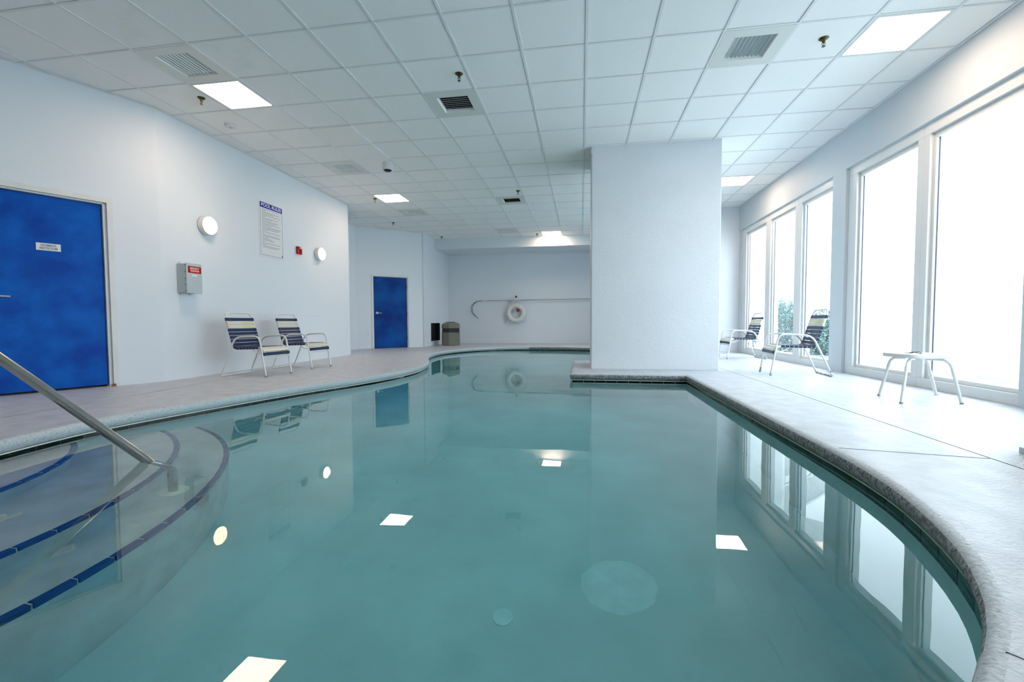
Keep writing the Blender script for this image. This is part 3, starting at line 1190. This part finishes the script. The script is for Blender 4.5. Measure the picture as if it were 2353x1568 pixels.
# emergency telephone box
BX = 0.150
t = tag(empty('telephone_box', (WLX, 4.945, 1.10)), 'grey emergency telephone box between the door and chairs', 'telephone box')
box('body', (0.0, BX - 0.014, 0.006, 0.225, 0.008, 0.378), M_box, t, bevel=0.004)
box('lid', (BX - 0.014, BX, 0.0, 0.233, 0.0, 0.387), M_box, t, bevel=0.006)
for y_, z_ in ((0.03, 0.378), (0.17, 0.378), (0.03, -0.014), (0.17, -0.014)):
    box('mounting_tab', (0.0, 0.004, y_, y_ + 0.03, z_, z_ + 0.024), M_box, t)
sc0 = None
for z in (0.03, 0.11, 0.19, 0.27, 0.36):
    if sc0 is None:
        bm = bmesh.new()
        bm_lathe(bm, [(0.005, -0.004), (0.005, 0.004)], 8, Matrix.Rotation(PI / 2, 4, 'X'))
        sc0 = obj('screw', bm, M_black, t)
        sc0.location = (BX - 0.022, 0.004, z)
    else:
        share(sc0, 'screw', t, (BX - 0.022, 0.004, z))
pl = box('red_label', (BX, BX + 0.0014, 0.022, 0.218, 0.263, 0.348), M_red, t)
pl['label'] = 'red label reading EMERGENCY TELEPHONE'
MX = Matrix.Rotation(PI / 2, 4, 'Z') @ Matrix.Rotation(PI / 2, 4, 'X')
text_mesh('lettering', 'EMERGENCY', 0.032, M_cream, pl, Matrix.Translation((BX + 0.0018, 0.120, 0.321)) @ MX, offset=0.0009, sx=0.78)
text_mesh('lettering', 'TELEPHONE', 0.032, M_cream, pl, Matrix.Translation((BX + 0.0018, 0.120, 0.289)) @ MX, offset=0.0009, sx=0.78)
boxes('white_sticker', [(BX, BX + 0.0012, 0.080, 0.158, 0.222, 0.244)], M_signw, t)

# pool rules sign
t = tag(empty('pool_rules_sign', (WLX, 6.735, 2.245)), 'white POOL RULES board with a blue heading', 'sign')
SW, SH = 0.292, 0.449
box('board', (0.0, 0.006, -SW, SW, -SH, SH), M_signw, t, bevel=0.002)
bm = bmesh.new()
e = 0.026
for d_ in ((0.006, 0.0068, -SW + e, SW - e, -SH + e, -SH + e + 0.004), (0.006, 0.0068, -SW + e, -SW + e + 0.004, -SH + e, SH - e), (0.006, 0.0068, SW - e - 0.004, SW - e, -SH + e, SH - e)):
    bm_box(bm, *d_)
obj('border_line', bm, M_signblue, t)
hd = box('heading', (0.006, 0.0072, -SW + e, SW - e, SH - e - 0.085, SH - e), M_signblue, t, bevel=0.0005)
text_mesh('lettering', 'POOL RULES', 0.078, M_signw, hd, Matrix.Translation((0.0078, 0, SH - e - 0.043)) @ MX, offset=0.0014, sx=1.08)
bm = bmesh.new()
rz = SH - e - 0.108
rr = random.Random(3)
LINES = [0.86, 0.2, 0.9, 0.6, 0.93, 0.18, 0.8, 0.5, 0.82, 0.7, 0.9, 0.45, 0.96, 0.9, 0.82, 0.25, 0.93, 0.08, 0.9, 0.88, 0.3, 0.5, 0.6, 0.1, 0.93, 0.2, 0.9, 0.75]
PARA = {1, 3, 5, 7, 9, 11, 15, 17, 20, 23, 25}
for q, wf in enumerate(LINES):
    y = -SW + e + 0.045
    end = y + (2 * SW - 2 * e - 0.07) * wf
    if q == 0 or (q - 1) in PARA:
        bm_box(bm, 0.006, 0.0066, -SW + e + 0.014, -SW + e + 0.022, rz - 0.0045, rz + 0.0045)
    while y < end:
        wl_ = rr.uniform(0.012, 0.05)
        bm_box(bm, 0.006, 0.0066, y, min(end, y + wl_), rz - 0.0042, rz + 0.0042)
        y += wl_ + 0.007
    rz -= 0.0255 if q in PARA else 0.0205
    if rz < -SH + e + 0.02:
        break
o = obj('small_print', bm, M_inkl, t)
o['kind'] = 'stuff'
box('white_sticker', (0.0066, 0.0074, 0.06, 0.21, -0.163, -0.132), M_signw, t)
box('corner_mark', (0.0066, 0.0072, SW - e - 0.028, SW - e - 0.012, -SH + e + 0.012, -SH + e + 0.045), M_signblue, t)

# fire alarm
t = tag(empty('fire_alarm', (WLX, 7.43, 2.03)), 'small red fire alarm with a clear strobe', 'fire alarm')
box('body', (0.0, 0.040, -0.062, 0.062, -0.068, 0.068), M_redp, t, bevel=0.006)
boxes('sounder_grille', [(0.040, 0.043, -0.025 + 0.0, 0.050, -0.052 + q * 0.012, -0.046 + q * 0.012) for q in range(5)], M_red, t)
box('strobe', (0.040, 0.075, -0.020, 0.052, 0.026, 0.056), M_signw, t, bevel=0.006)
boxes('lettering', [(0.040, 0.0408, -0.050, -0.042, -0.05 + q * 0.022, -0.036 + q * 0.022) for q in range(4)], M_signw, t)

# ------------------------------------------------------------------ handrail
t = tag(empty('pool_handrail', (-2.40, 2.26, -0.66)), 'steel handrail sloping down into the water at the steps', 'handrail')
B0 = Vector((-2.40, 2.26, -0.66))
D = Vector((-0.62, -0.34, 0.705)).normalized()
Wp = Vector((-2.57, 2.262, WZ))
E1_ = Wp + D * 1.33
Bk = Vector((-2.42, 2.275, -0.235))
path = [B0, Vector((-2.40, 2.262, -0.235 + 0.0)), Wp, Wp + D * 0.5, E1_]
path = [B0, Bk, Wp + D * 0.02, E1_, Vector((E1_.x - 0.42, E1_.y - 0.17, E1_.z + 0.02)), Vector((E1_.x - 0.46, E1_.y - 0.19, 0.0))]
pp = fillet(path, [0.10, 0.02, 0.18, 0.14], 8)
bm = bmesh.new()
bm_tube(bm, [p - B0 for p in pp], 0.0255, 20)
obj('rail_tube', bm, M_steel, t, smooth=True)
bm = bmesh.new()
bm_lathe(bm, [(0.080, 0.0), (0.080, 0.006), (0.068, 0.012), (0.027, 0.014)], 32)
o = obj('flange', bm, M_strip, t, smooth=True)
o['label'] = 'cream flange at the foot under water'
bm = bmesh.new()
bm_lathe(bm, [(0.075, 0.0), (0.075, 0.006), (0.036, 0.014)], 28)
o = obj('flange', bm, M_steel, t, smooth=True)
o.location = pp[-1] - B0


# ------------------------------------------------------------------ strap chairs
def chair(fm, cm):
    t_ = empty('strap_chair')
    R = 0.0115
    hw0, hw1 = 0.230, 0.244               # half widths at the front and rear feet
    # local x: 0 at the front feet, increasing to the rear; y sideways
    for s in (-1, 1):
        P = [(0.0, s * hw0, 0.006), (0.088, s * (hw0 + 0.006), 0.545), (0.470, s * (hw1 - 0.002), 0.530), (0.705, s * hw1, 0.012)]
        bm_ = bmesh.new()
        bm_tube(bm_, fillet(P, [0.085, 0.10], 8), R, 10)
        obj('arm_frame', bm_, fm, t_, smooth=True)
        bm_ = bmesh.new()
        bm_lathe(bm_, [(0.014, 0.0), (0.014, 0.028)], 10, Matrix.Translation((0.002, s * hw0, 0)))
        obj('foot_cap', bm_, M_duct, t_)
        # curved brace under the seat
        bm_ = bmesh.new()
        bm_tube(bm_, fillet([(0.062, s * 0.222, 0.335), (0.10, s * 0.222, 0.315), (0.17, s * 0.222, 0.33), (0.215, s * 0.218, 0.375)], 0.04, 5), 0.007, 8)
        obj('brace', bm_, fm, t_, smooth=True)
    bm_ = bmesh.new()
    bm_tube(bm_, [(0.703, -hw1, 0.013), (0.703, hw1, 0.013)], R, 10)
    obj('floor_bar', bm_, fm, t_, smooth=True)
    bm_ = bmesh.new()
    bm_tube(bm_, [(0.047, -hw0, 0.262), (0.047, hw0, 0.262)], 0.009, 8)
    for s in (-1, 1):
        bm_tube(bm_, [(0.047, s * 0.205, 0.262), (0.040, s * 0.210, 0.33)], 0.009, 8)
    obj('front_bar', bm_, fm, t_, smooth=True)
    hs = 0.214
    rail = [(0.034, 0.285), (0.034, 0.345), (0.108, 0.388), (0.510, 0.375), (0.655, 0.860)]
    left = [Vector((x, -hs, z)) for x, z in rail]
    right = [Vector((x, hs, z)) for x, z in reversed(rail)]
    allp = fillet(left + right, [0.03, 0.03, 0.06, 0.085, 0.085, 0.06, 0.03, 0.03], 6)
    bm_ = bmesh.new()
    bm_tube(bm_, allp, R, 10)
    obj('seat_frame', bm_, fm, t_, smooth=True)
    # straps along the rail
    line = fillet([Vector((x, 0, z)) for x, z in rail], [0.03, 0.03, 0.06], 6)
    cl = [0.0]
    for q in range(len(line) - 1):
        cl.append(cl[-1] + (line[q + 1] - line[q]).length)
    Ltot = cl[-1]

    def pos(s):
        for q in range(len(line) - 1):
            if cl[q + 1] >= s:
                tt = (s - cl[q]) / (cl[q + 1] - cl[q])
                return line[q].lerp(line[q + 1], tt), (line[q + 1] - line[q]).normalized()
        return line[-1], (line[-1] - line[-2]).normalized()
    bm_ = bmesh.new()
    sw = 0.0215
    st_ = [(-hs - 0.0145, 0.013), (-hs - 0.004, 0.0155), (-hs + 0.014, 0.0135), (-hs + 0.04, 0.0065), (0, 0.005), (hs - 0.04, 0.0065), (hs - 0.014, 0.0135), (hs + 0.004, 0.0155), (hs + 0.0145, 0.013)]
    prev = None
    for y_, h_ in st_:
        dz_ = 0.004 if abs(y_) < hs - 0.03 else 0.0
        ring = [bm_.verts.new((-sw, y_, -h_ + dz_)), bm_.verts.new((sw, y_, -h_ + dz_)), bm_.verts.new((sw, y_, h_ + dz_)), bm_.verts.new((-sw, y_, h_ + dz_))]
        if prev:
            for q in range(4):
                bm_.faces.new((prev[q], prev[(q + 1) % 4], ring[(q + 1) % 4], ring[q]))
        else:
            bm_.faces.new(ring)
        prev = ring
    bm_.faces.new(list(reversed(prev)))
    s_n = obj('strap', bm_, M_navy, t_, bevel=0.002)
    top = Ltot - 0.098
    cols = 'NCCNNNNN' + 'NNNNNNNN' + 'CC' + 'N'
    npos = len(cols)
    pitch = (top - 0.022) / (npos - 1)
    me_c = s_n.data.copy()
    me_c.materials.clear()
    me_c.materials.append(cm)
    me_d = me_c.copy()
    me_d.materials.clear()
    me_d.materials.append(M_creamst)
    for q, ch in enumerate(cols):
        p, d = pos(top - q * pitch)
        c_ = s_n if q == 0 else s_n.copy()
        if q:
            C.objects.link(c_)
            c_.parent = t_
        if ch == 'C':
            c_.data = me_c if q < 8 else me_d
            c_['label'] = 'cream vinyl strap'
        c_.location = p
        c_.rotation_euler = (0, -math.atan2(d.z, d.x), 0)
    return t_


def place(t_, fx, fy, ang, label, group):
    """fx, fy: middle of the front feet; ang: heading of local +x (towards the rear)"""
    t_.location = (fx, fy, 0)
    t_.rotation_euler = (0, 0, ang)
    tag(t_, label, 'chair', group)


c1 = chair(M_frame, M_yellowst)
place(c1, -4.062, 5.455, PI - 0.09, 'white framed strap chair nearer the big blue door, yellowed cream straps', 'strap chairs by the pool')
c2 = chair(M_frame, M_creamst)
place(c2, -4.09, 6.50, PI - 0.07, 'white framed strap chair nearer the small blue door, clean cream straps', 'strap chairs by the pool')
c3 = chair(M_framew, M_yellowst)
place(c3, 2.47, 6.48, -0.09, 'strap chair beside the window pier, yellowed cream straps', 'strap chairs by the pool')
c4 = chair(M_framew, M_creamst)
place(c4, 2.70, 9.10, 0.05, 'strap chair farthest along the windows, half behind the pillar', 'strap chairs by the pool')

# ------------------------------------------------------------------ side table
TC = Vector((2.98, 4.51, 0))
TZ = 0.418
t = tag(empty('side_table', TC, (0, 0, 0.17)), 'low white side table with splayed legs by the bright windows', 'table')
bm = bmesh.new()
N_ = 48
top_, bot_, ed = [], [], []
for (zz, sc_) in ((TZ - 0.034, 0.985), (TZ - 0.030, 1.0), (TZ - 0.004, 1.0), (TZ, 0.985), (TZ + 0.0005, 0.5)):
    ring = []
    for q in range(N_):
        a = 2 * PI * q / N_
        ca, sa = math.cos(a), math.sin(a)
        ex = 2 / 3.6
        ring.append(bm.verts.new((0.198 * sc_ * math.copysign(abs(ca) ** ex, ca), 0.198 * sc_ * math.copysign(abs(sa) ** ex, sa), zz)))
    top_.append(ring)
for a_, b_ in zip(top_[:-1], top_[1:]):
    for q in range(N_):
        bm.faces.new((a_[q], a_[(q + 1) % N_], b_[(q + 1) % N_], b_[q]))
bm.faces.new(list(reversed(top_[0])))
bm.faces.new(top_[-1])
obj('tabletop', bm, M_frame, t, smooth=True)
feet = [(2.798, 4.687), (2.717, 4.262), (3.357, 4.80), (3.202, 4.302)]
Ri = Matrix.Rotation(-0.17, 4, 'Z')
for fx, fy in feet:
    L_ = Ri @ (Vector((fx, fy, 0)) - TC)
    u_ = L_.normalized()
    foot = Vector((L_.x, L_.y, 0.0))
    kne = u_ * min(0.222, L_.length - 0.08) + Vector((0, 0, TZ - 0.046))
    inn = u_ * 0.07 + Vector((0, 0, TZ - 0.046))
    bm = bmesh.new()
    bm_tube(bm, fillet([inn, kne, foot], 0.085, 8), 0.0125, 12)
    lg = obj('leg', bm, M_frame, t, smooth=True)
    bm = bmesh.new()
    bm_lathe(bm, [(0.0135, 0.0), (0.0140, 0.012), (0.0135, 0.014)], 12, Matrix.Translation((foot.x, foot.y, 0)))
    obj('foot_cap', bm, M_duct, lg)
# looped cord lying on the table
bm = bmesh.new()
pts = [Vector((0.042 * math.cos(a_) + 0.02, 0.030 * math.sin(a_), 0.008 + 0.006 * math.sin(a_ * 2))) for a_ in [2 * PI * q / 20 - 2.6 for q in range(18)]]
pts = [Vector((-0.075, -0.012, 0.004)), Vector((-0.045, -0.010, 0.005))] + pts
bm_tube(bm, pts, 0.0032, 6)
o = obj('looped_cord', bm, M_black, smooth=True)
o.location = (2.91, 4.44, TZ + 0.002)
o.rotation_euler = (0, 0, -0.1)
tag(o, 'small black looped cord lying on the white side table', 'cord')

# ------------------------------------------------------------------ bin
t = tag(empty('litter_bin', (-4.02, 13.36, 0), (0, 0, PI / 8 - 0.30)), 'tan eight sided litter bin in the far corner', 'bin')
rb = 0.285


def octa(name, prof8, m, parent):
    bm_ = bmesh.new()
    bm_lathe(bm_, prof8, 8)
    return obj(name, bm_, m, parent, bevel=0.004)


octa('body', [(rb - 0.012, 0.0), (rb, 0.02), (rb, 0.405)], M_tan, t)
octa('opening_band', [(rb - 0.012, 0.405), (rb - 0.012, 0.535)], M_black, t)
octa('hood', [(rb, 0.535), (rb, 0.645), (rb - 0.05, 0.695), (rb - 0.12, 0.712), (rb - 0.13, 0.712)], M_tan, t)
octa('top_rim', [(rb - 0.14, 0.712), (rb - 0.14, 0.73), (rb - 0.16, 0.73)], M_black, t)
box('bag_edge', (-0.02, 0.03, rb - 0.02, rb + 0.004, 0.50, 0.54), M_black, t)

# ------------------------------------------------------------------ rescue pole with crook
PY = BY - 0.075
t = tag(empty('rescue_pole', (-3.33, PY, 1.44)), 'long rescue pole with a blue crook hung on the end wall', 'rescue pole')
bm = bmesh.new()
bm_tube(bm, [(0.0, 0, 0.0), (5.2, 0, 0.045)], 0.017, 10)
obj('pole', bm, M_pole, t, smooth=True)
bm = bmesh.new()
bm_tube(bm, [(-0.05, 0, 0.0), (0.16, 0, 0.002)], 0.020, 10)
obj('coupling', bm, M_white, t, smooth=True)
for oy, oz in ((0.0, 0.0), (-0.02, 0.03)):
    pts = [(-0.02, oy, 0.0), (-0.16, oy, -0.015), (-0.27 - oz, oy, -0.09), (-0.335 - oz * 1.3, oy, -0.20), (-0.345 - oz * 1.3, oy, -0.32), (-0.30 - oz, oy, -0.44), (-0.22, oy, -0.53), (-0.145, oy, -0.595)]
    bm = bmesh.new()
    # Catmull-Rom smoothing
    V = [Vector(p) for p in pts]
    sm = []
    for q in range(len(V) - 1):
        p0, p1, p2, p3 = V[max(q - 1, 0)], V[q], V[q + 1], V[min(q + 2, len(V) - 1)]
        for w_ in range(4):
            tt = w_ / 4
            sm.append(0.5 * ((2 * p1) + (-p0 + p2) * tt + (2 * p0 - 5 * p1 + 4 * p2 - p3) * tt * tt + (-p0 + 3 * p1 - 3 * p2 + p3) * tt ** 3))
    sm.append(V[-1])
    bm_tube(bm, sm, 0.0085, 8)
    o = obj('crook', bm, M_crook, t, smooth=True)
    o['label'] = 'blue curved crook tube'
box('bracket', (0.9, 0.93, -0.01, 0.073, -0.03, 0.02), M_duct, t)
box('bracket', (4.2, 4.23, -0.01, 0.073, 0.0, 0.05), M_duct, t)

# ------------------------------------------------------------------ life ring
t = tag(empty('wall_hook', (-2.172, BY, 1.56)), 'small dark wall hook holding the life ring rope', 'hook')
bm = bmesh.new()
bm_lathe(bm, [(0.020, 0), (0.028, 0.01), (0.026, 0.05), (0.016, 0.058)], 14, Matrix.Rotation(PI / 2, 4, 'X') @ Matrix.Diagonal((1, 1.6, 1, 1)))
obj('hook_body', bm, M_black, t, smooth=True)
RC = Vector((-2.172, BY - 0.115, 1.018))
t = tag(empty('life_ring', RC), 'white life ring hung by ropes on the end wall', 'life ring')
R1, Rm = 0.256, 0.078
bm = bmesh.new()
seg, sg2 = 64, 18
rings_ = []
for q in range(seg):
    a = 2 * PI * q / seg
    ring = []
    for w_ in range(sg2):
        b_ = 2 * PI * w_ / sg2
        rr_ = R1 + Rm * math.cos(b_)
        ring.append(bm.verts.new((rr_ * math.cos(a), 0.058 * math.sin(b_), rr_ * math.sin(a))))
    rings_.append(ring)
for q in range(seg):
    A_, B_ = rings_[q], rings_[(q + 1) % seg]
    for w_ in range(sg2):
        bm.faces.new((A_[w_], A_[(w_ + 1) % sg2], B_[(w_ + 1) % sg2], B_[w_]))
obj('ring_body', bm, M_ring, t, smooth=True)
b0 = None
for q in range(4):
    a = PI / 4 + q * PI / 2
    if b0 is None:
        bm = bmesh.new()
        pr = None
        fr_ = []
        for da in (-0.07, 0.07):
            ring = []
            for w_ in range(sg2):
                b_ = 2 * PI * w_ / sg2
                rr_ = R1 + (Rm + 0.003) * math.cos(b_)
                ring.append(bm.verts.new((rr_ * math.cos(da), 0.061 * math.sin(b_), rr_ * math.sin(da))))
            fr_.append(ring)
        for w_ in range(sg2):
            bm.faces.new((fr_[0][w_], fr_[0][(w_ + 1) % sg2], fr_[1][(w_ + 1) % sg2], fr_[1][w_]))
        b0 = obj('rope_band', bm, M_rope, t, smooth=True)
        b0.rotation_euler = (0, -a, 0)
    else:
        share(b0, 'rope_band', t, rot=(0, -a, 0))
bm = bmesh.new()
for q in range(4):                                   # slack grab line between the bands
    a0_ = PI / 4 + q * PI / 2
    pts = []
    for w_ in range(11):
        tt = w_ / 10
        a = a0_ + tt * PI / 2
        r_ = R1 + Rm + 0.006 + 0.012 * math.sin(tt * PI) * (1 if q != 3 else 2)
        pts.append((r_ * math.cos(a), -0.01, r_ * math.sin(a) - (0.03 * math.sin(tt * PI) if q in (2, 3) else 0)))
    bm_tube(bm, pts, 0.006, 6)
# loop hanging on the right
bm_tube(bm, fillet([(0.22, -0.02, 0.25), (0.34, -0.02, 0.12), (0.43, -0.02, -0.04), (0.40, -0.02, -0.12), (0.33, -0.02, -0.11)], 0.06, 4), 0.0055, 6)
# knot lower left
bm_tube(bm, fillet([(-0.24, -0.06, -0.24), (-0.32, -0.07, -0.30), (-0.27, -0.07, -0.36), (-0.22, -0.07, -0.29), (-0.17, -0.07, -0.35), (-0.14, -0.06, -0.28)], 0.03, 4), 0.008, 6)
obj('grab_line', bm, M_rope, t, smooth=True)
bm = bmesh.new()
for (xa, za), (xb, zb) in (((-0.02, 0.51), (-0.14, 0.27)), ((-0.01, 0.51), (-0.075, 0.30)), ((0.0, 0.51), (-0.035, 0.30)), ((0.01, 0.51), (0.02, 0.31)), ((0.015, 0.51), (0.09, 0.29)), ((0.02, 0.51), (0.17, 0.25))):
    bm_tube(bm, fillet([(xa, 0.03, za), ((xa + xb) / 2 + (xb - xa) * 0.25, -0.02, (za + zb) / 2), (xb, -0.05, zb)], 0.08, 4), 0.0065, 6)
bm_tube(bm, fillet([(0.02, 0.03, 0.50), (0.11, -0.01, 0.42), (0.16, -0.02, 0.33), (0.13, -0.03, 0.28)], 0.06, 4), 0.005, 6)
bm_tube(bm, [(-0.05, 0.02, 0.20), (-0.035, 0.02, 0.05), (-0.02, 0.02, -0.15)], 0.007, 6)
bm_tube(bm, fillet([(-0.09, 0.03, 0.16), (-0.13, 0.03, 0.04), (-0.06, 0.03, 0.02), (-0.03, 0.03, 0.12)], 0.04, 4), 0.005, 6)
obj('hanging_rope', bm, M_rope, t, smooth=True)
bm = bmesh.new()
bm_lathe(bm, [(0.012, -0.05), (0.040, -0.03), (0.046, 0.0), (0.036, 0.03), (0.012, 0.045)], 16, Matrix.Translation((0.075, -0.01, 0.09)))
o = obj('red_float', bm, M_redp, t, smooth=True)

# ------------------------------------------------------------------ outdoors
struct(box('ground_outside', (3.76, 60, -60, 80, -0.2, -0.06), M_ground), 'pale paving outside the windows')
struct(box('planting_bed', (3.76, 5.45, -60, 10.9, -0.1, -0.05), M_bed), 'dark planting strip just outside the windows')
bw = tag(empty('outside_building', (6.2, 14.7, 0), (0, 0, math.atan2(0.69, 0.72))), 'white building with railed balconies outside the far windows', 'building')
box('wall', (0.0, 4.7, 1.3, 1.6, -0.1, 10.5), M_bldg, bw)
box('end_wall', (-0.15, 0.0, -0.02, 1.6, -0.1, 10.5), M_bldg, bw)
for fl in range(3):
    z = 1.15 + 2.95 * (fl - 1) + 2.95
    box('balcony_slab', (0.0, 4.7, -0.05, 1.3, z - 0.24, z), M_bldg, bw)
    box('top_rail', (0.0, 4.7, -0.03, 0.05, z + 1.0, z + 1.07), M_bldg, bw)
    box('bottom_rail', (0.0, 4.7, -0.02, 0.04, z + 0.08, z + 0.14), M_bldg, bw)
    pk = None
    for q in range(40):
        x = 0.06 + q * 0.117
        if pk is None:
            pk = box('baluster', (-0.014, 0.014, -0.01, 0.03, z + 0.14, z + 1.0), M_bldg, bw)
            pk.location = (x, 0, 0)
        else:
            share(pk, 'baluster', bw, (x, 0, 0))
rl = random.Random(11)


def shrub(x, y, h, r, lab, nl=1500):
    t_ = tag(empty('shrub', (x, y, -0.06)), lab, 'shrub', 'shrubs outside the far windows')
    bm_ = bmesh.new()
    stems = []
    for q in range(9):
        a_ = rl.uniform(0, 2 * PI)
        tip = Vector((math.cos(a_) * r * rl.uniform(.3, .8), math.sin(a_) * r * rl.uniform(.3, .8), h * rl.uniform(.7, .98)))
        mid_ = tip * 0.5 + Vector((0, 0, h * 0.12))
        P = fillet([Vector((0, 0, 0)), mid_, tip], 0.3, 4)
        bm_tube(bm_, P, [0.014 * (1 - 0.7 * i_ / len(P)) for i_ in range(len(P))], 5)
        stems.append(P)
    obj('stem', bm_, M_stem, t_, smooth=True)
    bm_ = bmesh.new()
    for q in range(nl):
        a_, u_ = rl.uniform(0, 2 * PI), math.sqrt(rl.uniform(0.05, 1))
        zf = rl.uniform(0, 1)
        lump = 1 + 0.18 * math.sin(3 * a_ + x * 7) * math.sin(5 * zf)
        rr_ = r * 0.92 * u_ * (0.72 + 0.28 * math.sin(PI * min(1, zf * 1.1))) * lump
        c_ = Vector((rr_ * math.cos(a_), rr_ * math.sin(a_), h * zf * (1 - 0.22 * u_ * u_ + 0.08 * math.sin(4 * a_))))
        d_ = Vector((rl.gauss(0, 1), rl.gauss(0, 1), rl.gauss(0.5, 0.8))).normalized()
        sd = d_.cross(Vector((rl.gauss(0, 1), rl.gauss(0, 1), rl.gauss(0, 1)))).normalized()
        ll, ww = rl.uniform(.06, .11), rl.uniform(.010, .017)
        q4 = [bm_.verts.new(c_), bm_.verts.new(c_ + d_ * ll * .5 + sd * ww), bm_.verts.new(c_ + d_ * ll), bm_.verts.new(c_ + d_ * ll * .5 - sd * ww)]
        bm_.faces.new(q4)
    o_ = obj('foliage', bm_, M_leaf, t_)
    o_['kind'] = 'stuff'


shrub(4.25, 12.95, 1.25, 0.50, 'leafy shrub outside the two farthest window panes', 5000)
shrub(5.12, 12.2, 1.30, 0.50, 'leafy shrub outside, straight behind the pier side chair', 5000)
shrub(5.50, 11.1, 0.98, 0.46, 'lower leafy shrub outside, nearest the pier', 4200)
